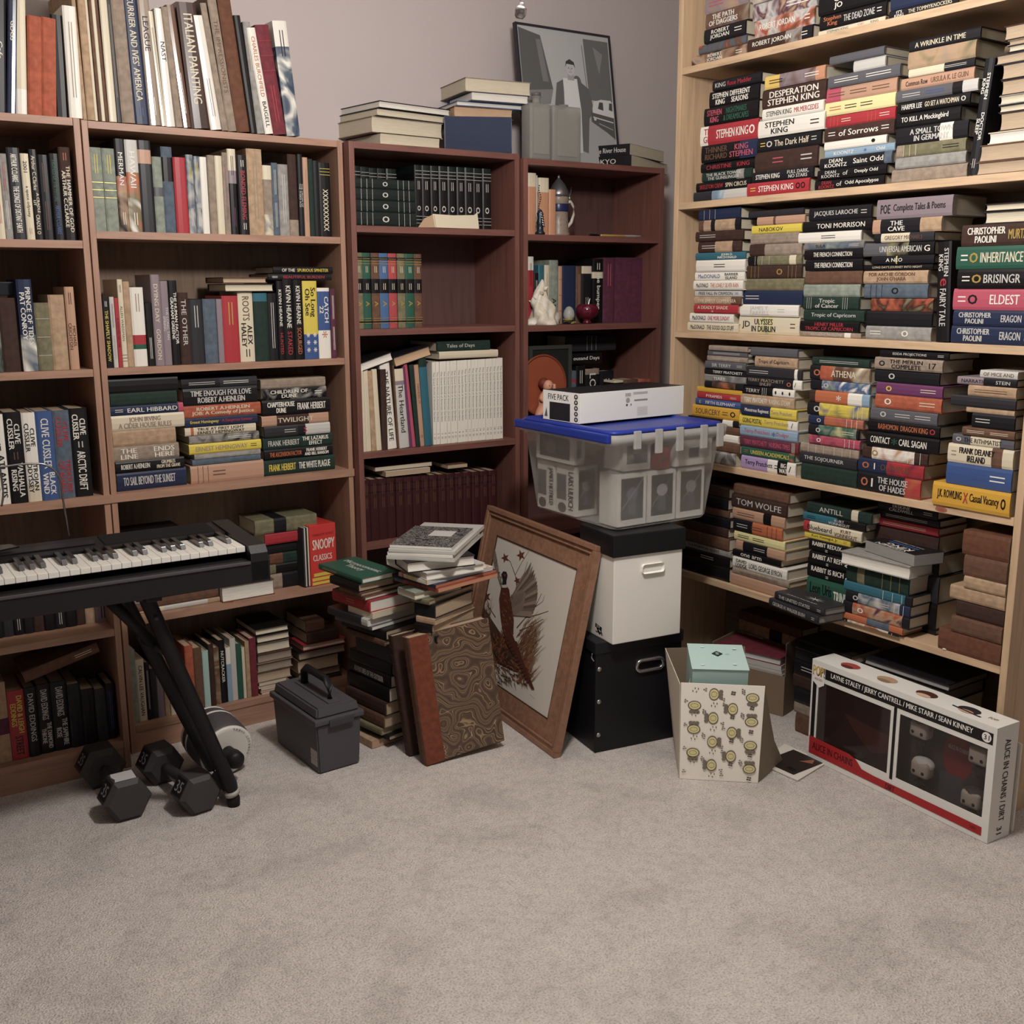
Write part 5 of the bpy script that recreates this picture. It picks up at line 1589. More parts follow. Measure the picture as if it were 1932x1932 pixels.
br_([(975,1185),(992,1165),(1015,1160),(1035,1153)],.006); br_([(992,1165),(1010,1145),(1022,1120)],.005); br_([(980,1190),(1005,1180),(1025,1168)],.005); br_([(1010,1145),(1024,1135),(1028,1122)],.003); br_([(935,1165),(922,1145),(918,1128),(912,1118)],.005)
for cx,cy,s in ((983,1048,9),(953,1053,8),(918,1126,9),(976,1096,7)):
    PP('5e3a2e',*[(cx+s*(1 if k%2 else .42)*math.cos(k*PI/5),cy+s*1.3*(1 if k%2 else .42)*math.sin(k*PI/5)) for k in range(10)])
PP('4e3a30',(900,1152),(912,1146),(935,1180),(950,1204),(975,1210),(985,1240),(988,1270),(970,1268),(950,1258),(915,1240),(900,1230))
st(260,902,925,1150,1235,1.2,2.2,10,26,br+['6b5444']); st(200,925,960,1200,1262,.6,2.4,8,20,br+['8c5a3c']); st(240,975,1003,1200,1290,.6,1.4,12,40,wm_+br[:3],.003); st(160,930,1000,1240,1290,-1.6,-.3,6,16,br+['8c5a3c']); st(60,985,1012,1175,1230,.5,1.2,14,34,wm_,.002)
PP('553026',(950,1200),(968,1196),(1010,1301),(1004,1300))
for k in range(14): LL('2e1c16',952+3.3*k,1204+6.5*k,960+3.2*k,1201+6.6*k,.0035,.0025)
PP('7a7268',(955,1140),(948,1112),(936,1075),(929,1052),(929,1036),(933,1033),(938,1048),(943,1080),(951,1108),(958,1132))   # left wing
for k in range(7): LL(['5c5048','8b8176'][k%2],949-2.2*k,1118-9*k,955-2.6*k,1128-12*k,.006,.004)
for k in range(14):   # right wing feathers fan
    u=k/13; tx=1003+17*math.sin(u*2.2)-6*u*u*2; ty=1064+ (1158-1064)*u
    PP(['6e6057','8b7c70','5e5248'][k%3],(962,1132+1.5*k),(966,1140+1.6*k),(tx-1,ty+6),(tx+1,ty-4))
PP('7d6f64',(960,1128),(985,1112),(994,1120),(988,1150),(972,1162),(962,1155))
for k in range(8): LL('5a4c44',964+3*k,1150-2*k,968+3*k,1126-1.2*k,.003,.002)
PP('553026',(947,1108),(956,1104),(962,1112),(966,1140),(971,1170),(970,1196),(960,1206),(951,1196),(946,1165),(943,1130))
for k in range(40):
    x=rnd.uniform(947,967); y=rnd.uniform(1118,1196); LL(['7d5240','42241c','8c6450'][k%3],x,y,x+2,y+4,.0035,.0015)
PP('c4bcae',(948,1103),(956,1100),(960,1106),(957,1109),(949,1109))
PP('25252a',(949,1104),(950,1092),(947,1084),(951,1078),(957,1079),(959,1086),(957,1095),(957,1103)); PP('8a2f28',(951,1084),(956,1083),(955,1089)); PP('b0a58c',(948,1085),(944,1088),(948,1089))
LL('6a625a',1001,1310,1010,1318,.0012); LL('6a625a',940,1278,949,1284,.0012)
it=[i if i[0]!='p' else ('p',i[1],[(min(max(x,0),pw),min(max(y,0),ph2)) for x,y in i[2]],0) for i in it]
printed('print',t,(.089,.089,-.0115),(1,0,0),(0,1,0),it,lift=.0001)
# ================================================================ toolbox
tn=onz(601,1464,.001); A,Bv=axes(3)
wt_=reach(tn,A,684); dt=reach(tn,Bv,519); ht=solz(tn,1372)
t=thing('toolbox','dark grey plastic toolbox with black handle on the carpet','toolbox',mframe(tn,A,Bv,(0,0,1)))
gm=mat('4a484c',.5,'rubber')
bm=nb(); 
def taper(bm,x0,x1,y0,y1,z0,z1,i,bev=.004):
    n0=len(bm.verts); box(bm,x0,x1,y0,y1,z0,z1,0)
    for v in list(bm.verts)[n0:]:
        if abs(v.co.z-z0)<1e-6: v.co.x+= i if v.co.x<(x0+x1)/2 else -i; v.co.y+= i if v.co.y<(y0+y1)/2 else -i
    bmesh.ops.bevel(bm,geom=list(bm.edges),offset=bev,segments=2,affect='EDGES')
taper(bm,0,wt_,0,dt,0,ht,.006); obj('body',bm,gm,t)
obj('lid_rim',B(-.008,wt_+.008,-.008,dt+.008,ht,ht+.018,.005),gm,t)
bm=nb(); taper(bm,.008,wt_-.008,.008,dt-.008,ht+.018,ht+.048,-.006,.005); obj('lid',bm,gm,t)
for xx in (.03,): obj('latch',B(wt_*.25,wt_*.8,-.013,-.008,ht-.008,ht+.012,.002),mat('3c3a3e',.5),t)
bm=nb(); hz=ht+.048; cx=wt_/2; y0_,y1_=dt*.18,dt*.74
tube(bm,[(cx,y0_,hz-.004),(cx,y0_,hz+.042),(cx,y0_+.02,hz+.058),(cx,y1_-.02,hz+.058),(cx,y1_,hz+.042),(cx,y1_,hz-.004)],.0115,10); obj('handle',bm,mat('1a191b',.5),t,True)
obj('handle_plate',B(cx-.02,cx+.02,y0_-.03,y1_+.03,hz-.002,hz+.004,.002),gm,t)
printed('price_sticker',t,(-.0004+.006*.6,0,0),(0,-1,0),(0,0,1),[R('a8a19a',-.05,.022,-.008,.07),LN('5a5450',-.048,.05,-.01,.05,.001),LN('5a5450',-.048,.04,-.01,.04,.001)])
# ================================================================ dumbbells
def dumbbell(label,c0,c1,ctr,rr,num,worn=0):
    # c0,c1: floor points beneath the two heads (near, far)
    d=(c1-c0); d.z=0; L=d.length; ax=d.normalized(); sd=V((0,0,1)).cross(ax); r=rr
    hxr=r*math.cos(PI/6)
    M=mframe((c0.x,c0.y,hxr+.001),ax,sd,(0,0,1))
    t=thing('dumbbell',label,'dumbbell',M,'hexagonal dumbbells on the carpet')
    rub=mat('3d3a3b',.55,'rubber')
    for k,(xc,s) in enumerate(((0,1),(L,-1))):
        bm=nb(); hw=.042
        pr=[(xc-hw,r*.80),(xc-hw+.012,r),(xc+hw-.012,r),(xc+hw,r*.72)] if s==1 else [(xc-hw,r*.72),(xc-hw+.012,r),(xc+hw-.012,r),(xc+hw,r*.80)]
        rings=[[bm.verts.new((x,q*math.cos(PI/3*j),q*math.sin(PI/3*j))) for j in range(6)] for x,q in pr]
        for q_,w_ in zip(rings,rings[1:]):
            for j in range(6): bm.faces.new((q_[j],q_[(j+1)%6],w_[(j+1)%6],w_[j]))
        bm.faces.new(rings[0]); bm.faces.new(rings[-1])
        h_=obj('head',bm,rub,t)
        face=mframe((xc,0,0),(0,1,0),(1,0,0))
        a=2*PI/3 if True else 0
        for a in (PI*5/6,PI/6):
            n_=V((0,math.cos(a),math.sin(a))); up_=V((1,0,0)).cross(n_)
            printed('weight_numeral',h_,V((xc,0,0))+n_*hxr,V((1,0,0)) if a>2 else V((-1,0,0)),n_.cross(V((1,0,0)) if a>2 else V((-1,0,0))),[R('1c1a1b',-.026,-.024,.026,.024),T('8e8c90',num,0,0,.034,.03)],lift=.0008)
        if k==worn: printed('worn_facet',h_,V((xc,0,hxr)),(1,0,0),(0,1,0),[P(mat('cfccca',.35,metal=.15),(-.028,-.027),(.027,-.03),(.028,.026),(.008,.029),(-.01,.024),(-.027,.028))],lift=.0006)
    bm=nb(); tube(bm,[(.04,0,0),(.07,0,0),(L/2,0,0),(L-.07,0,0),(L-.04,0,0)],[.014,.015,.018,.015,.014],16); obj('handle',bm,mat('6a686c',.3,metal=.8),t,True)
    return t
r_=.062
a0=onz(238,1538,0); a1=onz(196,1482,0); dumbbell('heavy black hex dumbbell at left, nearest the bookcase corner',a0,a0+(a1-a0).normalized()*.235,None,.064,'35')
a0=onz(372,1526,0); a1=onz(300,1468,0); dumbbell('black hex dumbbell numbered 35 beside the foot of keyboard stand',a0,a0+(a1-a0).normalized()*.235,None,.060,'35',9)
# ================================================================ exercise wheel
wc=onz(430,1467,0); r_=.082
ax=V((.12,-.97,-.17)).normalized(); zx=(V((0,0,1))-ax*ax.z).normalized()
t=thing('exercise_wheel','wide grey and white exercise wheel with black handle behind the stand','exercise wheel',mframe(V((wc.x,wc.y,r_*zx.z+.002))-ax*.0,ax,zx.cross(ax)*1,zx)@MX.Translation((-.062,0,.0)))
bm=nb(); Mw=MX.Rotation(PI/2,4,'Y')
lathe(bm,[(r_*.93,-.062),(r_*.99,-.045),(r_,0),(r_*.99,.045),(r_*.93,.062),(r_*.8,.062),(r_*.8,-.062),(r_*.93,-.062)],48,Mw); obj('tread',bm,mat('4c484a',.6,'rubber'),t,True)
bm=nb()
for s in (-.062,.062): lathe(bm,[(r_*.80,s-.003),(r_*.955,s-.003),(r_*.955,s+.004),(r_*.93,s+.006),(r_*.80,s+.006)],48,Mw)
lathe(bm,[(r_*.985,-.032),(r_*1.004,-.030),(r_*1.004,-.024),(r_*.985,-.022)],48,Mw)
obj('white_rim',bm,mat('d8d4cc',.4),t,True,label='white rim rings')
bm=nb(); lathe(bm,[(.02,.03),(r_*.5,.034),(r_*.82,.06),(r_*.82,.052),(r_*.5,.026),(.02,.02)],40,Mw); lathe(bm,[(.02,-.03),(r_*.5,-.034),(r_*.82,-.06),(r_*.82,-.052),(.02,-.02)],40,Mw); obj('white_dish',bm,mat('cfccc6',.4),t,True,label='white dished side')
bm=nb(); lathe(bm,[(0,-.10),(.014,-.098),(.017,-.09),(.016,-.06),(.022,-.03),(.022,.03),(.024,.034),(.027,.04),(.020,.05),(.018,.065),(.020,.085),(.025,.10),(.026,.122),(.020,.132),(0,.134)],20,Mw); obj('handle',bm,mat('1b191b',.5,'rubber'),t,True)
vs=[];fs=[];ix=[]
for k,ch_ in enumerate('WORKOUT WHEEL'):
    tm=tmesh(ch_) if ch_!=' ' else None
    if not tm: continue
    a=-1.2-k*.14+PI; b=len(vs)
    for x,y in tm[0]:
        rr=r_*.80+(1-y)*.007; aa=a+ (x-.5)*.09*-1
        vs.append((.0685,rr*math.sin(aa)*1.0,rr*math.cos(aa)))
    for f in tm[1]: fs.append(tuple(b+i for i in f)); ix.append(0)
obj('rim_lettering',(vs,fs,ix),mat('3a3a3c',.5),t)
# ================================================================ keyboard, its stand and music rest
kz=.695; K0=onz(464,1041,kz+.030)
a=math.radians(-.8); ex_=V((math.cos(a),math.sin(a),0)); ey_=V((-math.sin(a),math.cos(a),0))
K0.z=0
Mk=mframe((K0.x,K0.y,kz),ex_,ey_,(0,0,1))
t=thing('keyboard','black electronic piano keyboard on a folding stand','keyboard',Mk)
KB=mat('1b191b',.45,'rubber'); LW=-1.02
bm=nb(); prism(bm,[(-.03,-.045),(-.03,.008),(-.012,.012),(.0,.012),(.155,.012),(.158,.05),(.27,.058),(.28,.05),(.28,-.045)],0,-LW+.05,0,mframe((LW,0,0),(0,1,0),(0,0,1),(1,0,0))); obj('body',bm,KB,t)
bm=nb(); prism(bm,[(-.03,-.04),(-.03,.03),(-.015,.048),(.14,.054),(.27,.061),(.281,.052),(.281,-.04)],.0015,.046,0,mframe((0,0,0),(0,1,0),(0,0,1),(1,0,0))); obj('end_cheek',bm,mat('1e1c1e',.45,'rubber'),t)
obj('front_rail',B(LW,.0,-.034,-.029,.004,.012,.002),mat('4a474a',.3),t)
grl=nb()
for k in range(14): box(grl,-.30,-.02,.18+k*.006,.183+k*.006,.0515+k*.0005,.0545+k*.0005)
obj('speaker_grille',grl,mat('1c1a1c',.6),t)
obj('control_strip',B(-.75,-.32,.195,.24,.0535,.0568,.001),mat('1f1c20',.4),t)
kw=.0233; wmk=mat('dcd8d0',.3,'plain',coat=.3); bmk_=mat('161417',.3,'plain',coat=.2)
notes='GFEDCBA'
wk=None; bk_=None
for k in range(40):
    x1=-.0015-k*kw
    bm=nb(); box(bm,x1-kw+.0008,x1,.0,.150,.030,.0445,.0012); o=obj('white_key',bm,wmk,t); 
for k in range(40):
    n_=notes[k%7]
    if n_ in 'GEDBA' and k>0 or n_ in 'D':
        # black key to the left of... G-sharp style: black keys sit on the left border of G,A,B,D,E
        pass
    if n_ in 'GABDE':
        xc=-.0015-(k+1)*kw
        bm=nb(); pr=[(.050,.0445),(.060,.056),(.150,.0565),(.150,.0445)]
        prism(bm,pr,xc-.0066,xc+.0066,0,mframe((0,0,0),(0,1,0),(0,0,1),(1,0,0))); bmesh.ops.bevel(bm,geom=list(bm.edges),offset=.0012,segments=2,affect='EDGES'); obj('black_key',bm,bmk_,t)
# cable loop / music rest wires
def wire(pts,n):
    w3=[]
    for x,y in pts:
        d=ray(x,y); o=K0+ey_*n; s=((o-CP).x*ey_.x+(o-CP).y*ey_.y)/(d.x*ey_.x+d.y*ey_.y); w3.append(CP+d*s)
    return w3
def smooth(p,n=6):
    out=[]
    for i in range(len(p)-1):
        a_,b_,c_,d_=p[max(i-1,0)],p[i],p[i+1],p[min(i+2,len(p)-1)]
        for k in range(n):
            u=k/n; out.append(.5*((2*b_)+(c_-a_)*u+(2*a_-5*b_+4*c_-d_)*u*u+(3*b_-a_-3*c_+d_)*u**3))
    return out+[p[-1]]
bm=nb(); tube(bm,smooth(wire([(130,1012),(126,985),(120,950),(113,905),(104,889),(92,880),(76,875),(40,876),(10,880),(-20,884),(-60,900),(-90,950),(-95,1010)],.27)),.0026,8)
tube(bm,smooth(wire([(3,955),(6,930),(1,890),(-3,870)],.28)),.0026,8)
o=obj('music_rest',bm,mat('8a8486',.25,metal=.9),None,True); tag(o,'bent metal wire music rest rising behind the keyboard','music rest')
zk=kz+.066
c0=onz(-10,1048,zk); c1=onz(47,1034,zk); 
bm=nb(); M_=mframe((onz(0,1040,zk)).to_tuple(),ex_,ey_,(0,0,1)); prism(bm,[(-.3,-.02),(.0,-.005),(.045,.012),(.03,.05),(-.3,.08)],0,.004,0,M_); o=obj('tablet',bm,mat('15141a',.25),None); tag(o,'thin dark flat slate lying on the keyboard at the left edge','tablet')
# stand
t=thing('keyboard_stand','black folding cross-legged stand with padded tubes under the keyboard','keyboard stand',None)
sm=mat('161417',.5,'rubber'); foot=onz(441,1519,0); foot2=onz(392,1478,0)
def under(px,n):
    o=K0+ey_*n; o=V((o.x,o.y,kz-.057)); return o-ex_*reach(o,-ex_,px,.0,.9)
topA=under(272,.07); topB=under(216,.23)
fA=V((foot.x,foot.y,.012)); fB=fA+ (ey_*.16); fB.z=.012
LA=fA-ex_*.0; 
gA=fA+ex_*-.55+V((0,0,0)); gB=fB+ex_*-.55
tA2=topA+ex_*-.30; 
def leg(nm,a_,b_):
    bm=nb(); d=(b_-a_); tube(bm,[a_,a_+d*.02,a_+d*.3,a_+d*.97,b_],[.017,.019,.019,.019,.015],14); return obj(nm,bm,sm,t,True)
leg('leg',topA,fA+V((0,0,.03))); leg('leg',topB,fB+V((0,0,.03)))
midA=(topA+fA)/2; midB=(topB+fB)/2
leg('leg',topA+ex_*.0-ex_*.34,fA-ex_*.0+V((0,0,.03))-ex_*.0+ (-ex_*.0)) if False else None
c_A=V((topA.x,topA.y,.30)); 
for tp,ft in ((topA,fA),(topB,fB)):
    bm=nb(); tube(bm,[V((ft.x,ft.y,.0)),V((ft.x,ft.y,.022)),V((ft.x,ft.y,.034))],[.017,.018,.014],14); obj('rubber_foot',bm,mat('1a1718',.7),t,True)
    q0=V((ft.x,ft.y,.030)); dd=(tp-ft).normalized(); bm=nb(); tube(bm,[q0+dd*.004,q0+dd*.016],[.0205,.0205],14); obj('end_ring',bm,mat('a8a29c',.4),t,True,label='pale ring above the foot')
for n_ in (.04,.25):
    q0=K0+ex_*-.98+ey_*n_; bm=nb(); tube(bm,[V((q0.x,q0.y,kz-.046)),V((q0.x,q0.y,0))],.018,12); obj('far_leg',bm,sm,t,True)
pA=topA.lerp(fA,.27); q1=under(193,.12)
bm=nb(); tube(bm,[q1,pA.lerp(topB.lerp(fB,.27),.5)],.015,12); obj('brace',bm,sm,t,True)
bm=nb(); tube(bm,[fA+V((0,0,.02)),fB+V((0,0,.02))],.014,12); obj('foot_bar',bm,sm,t,True)
pA=topA.lerp(fA,.27); pB=topB.lerp(fB,.27); bm=nb(); tube(bm,[pA,pB],.013,12); obj('pivot_bar',bm,mat('2c2a2e',.4),t,True)
bm=nb(); tube(bm,[topA+ex_*.02,topA-ex_*.02],.02,12); lathe(bm,[(.007,0),(.006,.006),(0,.007)],10,mframe(topA.lerp(fA,.10)-V((0,.019,0)),(1,0,0),(0,0,1))); obj('top_cap',bm,mat('3a383a',.4),t,True)
obj('top_rest',B(-.02,.02,-.09,.20,-.012,0,.003,M=mframe(topA+V((0,0,.011)),ex_,ey_,(0,0,1))),sm,t)
# ================================================================ patterned open box and its mint box, magazines
bl=onz(1282,1469,.001); br_=onz(1430,1477,.001); A=(br_-bl).normalized(); W=(br_-bl).length; Bv=V((0,0,1)).cross(A)
H=solz(bl,1286); D=.23
t=thing('patterned_box','open cream carton printed with yellow oval emblems on the floor','box',mframe(bl,A,Bv,(0,0,1)))
pc=mat('f4eee2',.6); inn=mat('7d6e5e',.8)
lx=.012; top_=.010
def slab(bm,q,th_): # quad q (4 points), thickness along its normal
    q=[V(p) for p in q]; n=(q[1]-q[0]).cross(q[3]-q[0]).normalized()*th_
    a_=[bm.verts.new(p) for p in q]; b_=[bm.verts.new(p+n) for p in q]
    for k in range(4): bm.faces.new((a_[k],a_[(k+1)%4],b_[(k+1)%4],b_[k]))
    bm.faces.new(a_); bm.faces.new(b_)
bm=nb(); slab(bm,[(0,0,0),(W,0,0),(W+.006,-.012,H),(-.004,-.012,H)],-.002); obj('front_panel',bm,pc,t)
bm=nb(); slab(bm,[(0,.003,.0),(-.005,-.008,H*.98),(-.045,D,H*1.06),(-.01,D,0)],.002); obj('left_panel',bm,mat('cabfae',.7),t)
bm=nb(); slab(bm,[(W,.003,.0),(W+.004,-.008,H*.99),(W+.05,.10,H*.30),(W+.085,.16,.0)],-.002); obj('torn_right_panel',bm,mat('8f8474',.8),t)
bm=nb(); slab(bm,[(-.01,D,0),(W-.02,D,0),(W-.03,D+.01,H*1.10),(-.045,D,H*1.06)],.002); obj('back_panel',bm,inn,t)
obj('bottom_panel',B(.003,W-.003,.005,D-.003,.001,.003),inn,t)
it=[]
nx=0
for r in range(-1,9):
    for c_ in range(-1,4):
        cx=(c_+.5*(r%2))*W*.48+W*.16; cy=H*1.02-r*H*.122-c_*H*.02
        if r%2==0 or True:
            rot=(r+c_)%4; ry_,rx_=(.0135,.0175) if rot%2==0 else (.0175,.0135)
            if 0.012<cx<W-.012 and .02<cy<H-.018:
                it+=[E('57524a',cx,cy,rx_*1.05,ry_*1.05,24),E('ddd3a0',cx,cy,rx_*.9,ry_*.88,24),E('8a8260',cx,cy,rx_*.64,ry_*.5,18),E('dcd29c',cx,cy,rx_*.55,ry_*.40,16)]
                s_=1 if rot<2 else -1
                dxs=(0,s_*.019) if rot%2==0 else (s_*.019,0)
                for k in (-1,0,1): it.append(E('7d7468',cx+dxs[0]+(k*.009 if rot%2==0 else 0),cy+dxs[1]+(k*.009 if rot%2 else 0),0.0062,.0058,9))
            fx,fy=cx+W*.24,cy+H*.02
            for qx,qy in ((cx-W*.11,cy+H*.045),(cx+W*.12,cy-H*.05)):
                if .01<qx<W-.01 and .012<qy<H-.012:
                    for a_ in range(3): it.append(E('7d756c',qx+.0036*math.cos(a_*2.1+r),qy+.0036*math.sin(a_*2.1+r),.0028,.002,7))
            if .01<fx<W-.01 and .01<fy<H-.01:
                if (r+c_)%2: 
                    for a_ in range(4): it.append(E('5c554e',fx+.0045*math.cos(a_*PI/2+.6),fy+.0045*math.sin(a_*PI/2+.6),.0034,.0026,8))
                else:
                    for k in range(4): it.append(E('5c554e',fx+(-.006,0,.004,.009)[k],fy+(-.004,.004,-.006,.003)[k],.0014,.003,8))
fn=V((0,-.012,H)).normalized()
printed('emblem_pattern',t,(0,-.0002,0),(1,0,0),fn,it,lift=.0006)
# mint box tilted inside
cm=[onz(*q) for q in ((1322,1272,.27),)]
Mi=Mm=t.matrix_world@MX.Translation((.026,.018,H*.72))@MX.Rotation(math.radians(4),4,'Z')@MX.Rotation(math.radians(8),4,'X')
t2=thing('gift_box','pale mint green box sitting tilted in the emblem-printed carton','box',Mi)
obj('base',B(0,.155,0,.15,0,.118,.001),mat('a3bdb8',.5),t2); 
bm=nb(); slab(bm,[(-.002,-.003,.121),(.157,-.003,.1195),(.157,.152,.1195),(-.002,.152,.122)],.0015); obj('lid_flap',bm,mat('b2cbc5',.5),t2)
printed('lid_emblem',t2,(0,0,.1235),(1,0,0),(0,1,0),[P('2c3436',(.062,.09),(.078,.074),(.094,.09),(.078,.106)),T('b2cbc5','S',.078,.09,.010,.014),T('8aa5a2','SHOPPE',.106,.088,.012,.004)]+[E('cfe0dc',x,y,.006,.004,8) for x,y in ((.03,.02),(.12,.025),(.04,.13),(.13,.12))])
# loose papers at left inside
o=obj('paper_scrap',B(0,.03,0,.004,0,.09,.001,M=MX.Rotation(.2,4,'Y')),mat('c8bfb0',.8)); o.matrix_world=t.matrix_world@MX.Translation((.006,.06,H*.68)); tag(o,'curled pale paper scrap at left inside the emblem-printed carton','paper')
# carton of magazines behind
mc=onz(1478,1345,.001); 
A,Bv=axes(-74); c0=onz(1477,1352,.001); hM=solz(c0,1216)
t=thing('magazine_carton','low cardboard carton holding magazines behind the emblem-printed carton','carton',mframe(c0-A*.0,A*-1,Bv*1,(0,0,1)) if False else mframe(c0-A*.27,A,Bv,(0,0,1)))
bm=nb(); box(bm,0,.27,0,.003,0,hM*.55); box(bm,.267,.27,.003,.17,0,hM*1.0); box(bm,0,.003,.003,.17,0,hM*.8); box(bm,.003,.267,.167,.17,0,hM*.8); box(bm,.003,.267,.003,.167,0,.003); obj('carton_body',bm,mat('7c6a58',.8),t)
z_=hM*.42
cb=t.matrix_world
k=0
for tok,th_,lab in (('grey',.02,'grey magazine bundle lying lowest in the cardboard carton'),('lightgrey',.014,'pale magazines lying second in the cardboard carton'),('taupe',.012,'taupe magazine lying in middle of the cardboard carton stack'),('white',.016,'white magazine lying under the red book in the cardboard carton'),('burgundy',.024,'large reddish brown book lying on magazines in the cardboard carton')):
    M=cb@MX.Translation((.262-.003*k,.164,z_))@MX.Rotation(PI,4,'Z')
    book(M,(.255-.004*k),th_,(.159 if k<4 else .159),tok,'',lab,'magazines in the cardboard carton',pg='lightgrey',soft=k<4,name='magazine' if k<4 else 'book'); z_+=th_+.0005; k+=1
obj('filler',B(.006,.264,.006,.164,.004,hM*.42-.001),mat('4c4038',.9),t)
# magazine on the floor
pm=[onz(*q,.002) for q in ((1430,1440),(1505,1474),(1560,1440),(1480,1405))]
me_o=nb(); vs_=[me_o.verts.new(p) for p in pm]+[me_o.verts.new(p+V((0,0,.003))) for p in pm]
for k in range(4): me_o.faces.new((vs_[k],vs_[(k+1)%4],vs_[4+(k+1)%4],vs_[4+k]))
me_o.faces.new(vs_[:4]); me_o.faces.new(vs_[4:])
o=obj('magazine',me_o,mat('d2ccc2',.5)); tag(o,'magazine with dark photo cover lying on carpet between the two boxes','magazine')
c_=sum(pm,V())/4
xa=(pm[1]-pm[0]).normalized(); ya=V((0,0,1)).cross(xa); Lx=(pm[1]-pm[0]).length; Ly=(pm[3]-pm[0]).length
printed('cover_photo',o,pm[0]+V((0,0,.003)),(pm[1]-pm[0]),(pm[3]-pm[0])-xa*((pm[3]-pm[0]).dot(xa)),[P('2b2422',(Lx*.02,Ly*.1),(Lx*.8,Ly*.1),(Lx*.8,Ly*.9),(Lx*.02,Ly*.9)),P('8a5a44',(Lx*.45,Ly*.6),(Lx*.7,Ly*.7),(Lx*.6,Ly*.85)),R('1a1718',Lx*.5,Ly*.2,Lx*.7,Ly*.3)])
# ================================================================ figurine window box
bl=onz(1523,1428,.001); br_=onz(1862,1592,.001); A=(br_-bl).normalized(); W=(br_-bl).length; Bv=V((0,0,1)).cross(A)
H=solz(bl,1243); Df=reach(br_,Bv,1903)
t=thing('collectible_box','long white window box of four small figures, band names across top','figure box',mframe(bl,A,Bv,(0,0,1)))
wh=mat('dbd8d2',.45)
bm=nb()
fx0,fx1=W*.045,W*.475; gx0,gx1=W*.525,W*.965; wy0,wy1=H*.20,H*.80
obj('back',B(0,W,Df-.002,Df,0,H),wh,t); obj('bottom',B(0,W,0,Df-.002,0,.002),wh,t); obj('top',B(0,W,0,Df-.002,H-.002,H),wh,t)
obj('end_panel',B(0,.002,0,Df-.002,.002,H-.002),wh,t); obj('end_panel',B(W-.002,W,0,Df-.002,.002,H-.002),wh,t)
for a_,b_,c_,d_ in ((.002,W-.002,.002,wy0),(.002,W-.002,wy1,H-.002),(.002,fx0,wy0,wy1),(fx1,gx0,wy0,wy1),(gx1,W-.002,wy0,wy1)): box(bm,a_,b_,0,.002,c_,d_)
obj('front_panel',bm,wh,t)
obj('window',B(fx0,fx1,.0024,.003,wy0,wy1),mat('3a2a28',.08,'glass',a=.35),t); obj('window',B(gx0,gx1,.0024,.003,wy0,wy1),mat('3a3432',.08,'glass',a=.25),t)
obj('inner_tray',B(.004,W-.004,Df*.7,Df-.004,.004,H-.004),mat('3c302e',.7),t)
printed('tray_print',t,(0,Df*.7,0),(1,0,0),(0,0,1),[R('2a1c1c',.01,.01,W*.48,H-.01),P('6a3a34',(W*.12,H*.5),(W*.4,H*.45),(W*.42,H*.3),(W*.3,H*.22),(W*.2,H*.35)),R('4a4442',W*.52,.01,W-.01,H-.01),E('8f2a28',W*.76,H*.52,W*.075,H*.2,24),T('c8beb6','ALICE IN CHAINS',W*.76,H*.6,W*.1,.012),R('55565c',W*.68,.01,W*.8,H*.35)],lift=.0012)
it=[P('1a1819',(W*.02,wy1+.02),(W*.98,wy1+.02),(W*.98,wy1+.048),(W*.02,wy1+.048)) if False else R('1a1819',W*.085,H*.845,W*.985,H*.945),
 T('e4e1db','LAYNE STALEY / JERRY CANTRELL / MIKE STARR / SEAN KINNEY',W*.505,H*.895,W*.77,H*.062),E('e4e1db',W*.955,H*.895,H*.043,H*.043,18),T('1a1819','31',W*.955,H*.895,H*.05,H*.045),
 R('1a1819',W*.012,H*.18,W*.035,H*.86),R('1a1819',W*.492,H*.17,W*.508,H*.845),
 P('a02a2c',(W*.008,H*.06),(W*.97,H*.045),(W*.97,H*.12),(W*.40,H*.125),(W*.335,H*.135),(W*.30,H*.20),(W*.26,H*.225),(W*.008,H*.235)),
 T('3a1416','ALICE IN CHAINS',W*.155,H*.15,W*.25,H*.07),T('3a1416','DIRT',W*.5,H*.085,W*.05,H*.05),T('7a2022','FUNKO',W*.93,H*.085,W*.03,H*.03)]
it=[i for i in it if i]
it+=[P('e4e1db',(W*.005,H*.96),(W*.085,H*.96),(W*.082,H*.78),(W*.05,H*.74),(W*.012,H*.79)),T('3a2c20','POP!',W*.046,H*.90,W*.072,H*.10),T('d0a850','POP!',W*.044,H*.905,W*.066,H*.088),T('a02a2c','ROCKS',W*.046,H*.82,W*.045,H*.022)]
printed('front_lettering',t,(0,0,0),(1,0,0),(0,0,1),it,lift=.0005)
vs=[];fs=[];ix=[]
text_on(vs,fs,ix,'ALICE IN CHAINS / DIRT',H*.48,0,H*.72,.022,lambda x,y,o:(W+.0006+o,Df*.55+y,H-x),0); text_on(vs,fs,ix,'31',H*.92,0,.02,.02,lambda x,y,o:(W+.0006+o,Df*.5+y,H-x),0)
obj('end_lettering',(vs,fs,ix),mat('26242a',.5),t)
it=[]
for k,(c_,c2) in enumerate((('a04a44','5a3028'),('b09078','8a7058'),('4a2e26','c8a890'),('2e2a2e','b89880'))):
    x=W*(.17+.215*k); it+=[E(c_,x,Df*.5,W*.052,Df*.24,20),E(c2,x,Df*.34,W*.036,Df*.12,16)]
    if k==3: it.append(LN('2e2a2e',x-W*.075,Df*.42,x+W*.075,Df*.30,.006))
it.append(T('8a7c50','POP!',W*.93,Df*.5,W*.04,.012))
printed('top_print',t,(0,0,H),(1,0,0),(0,1,0),it)
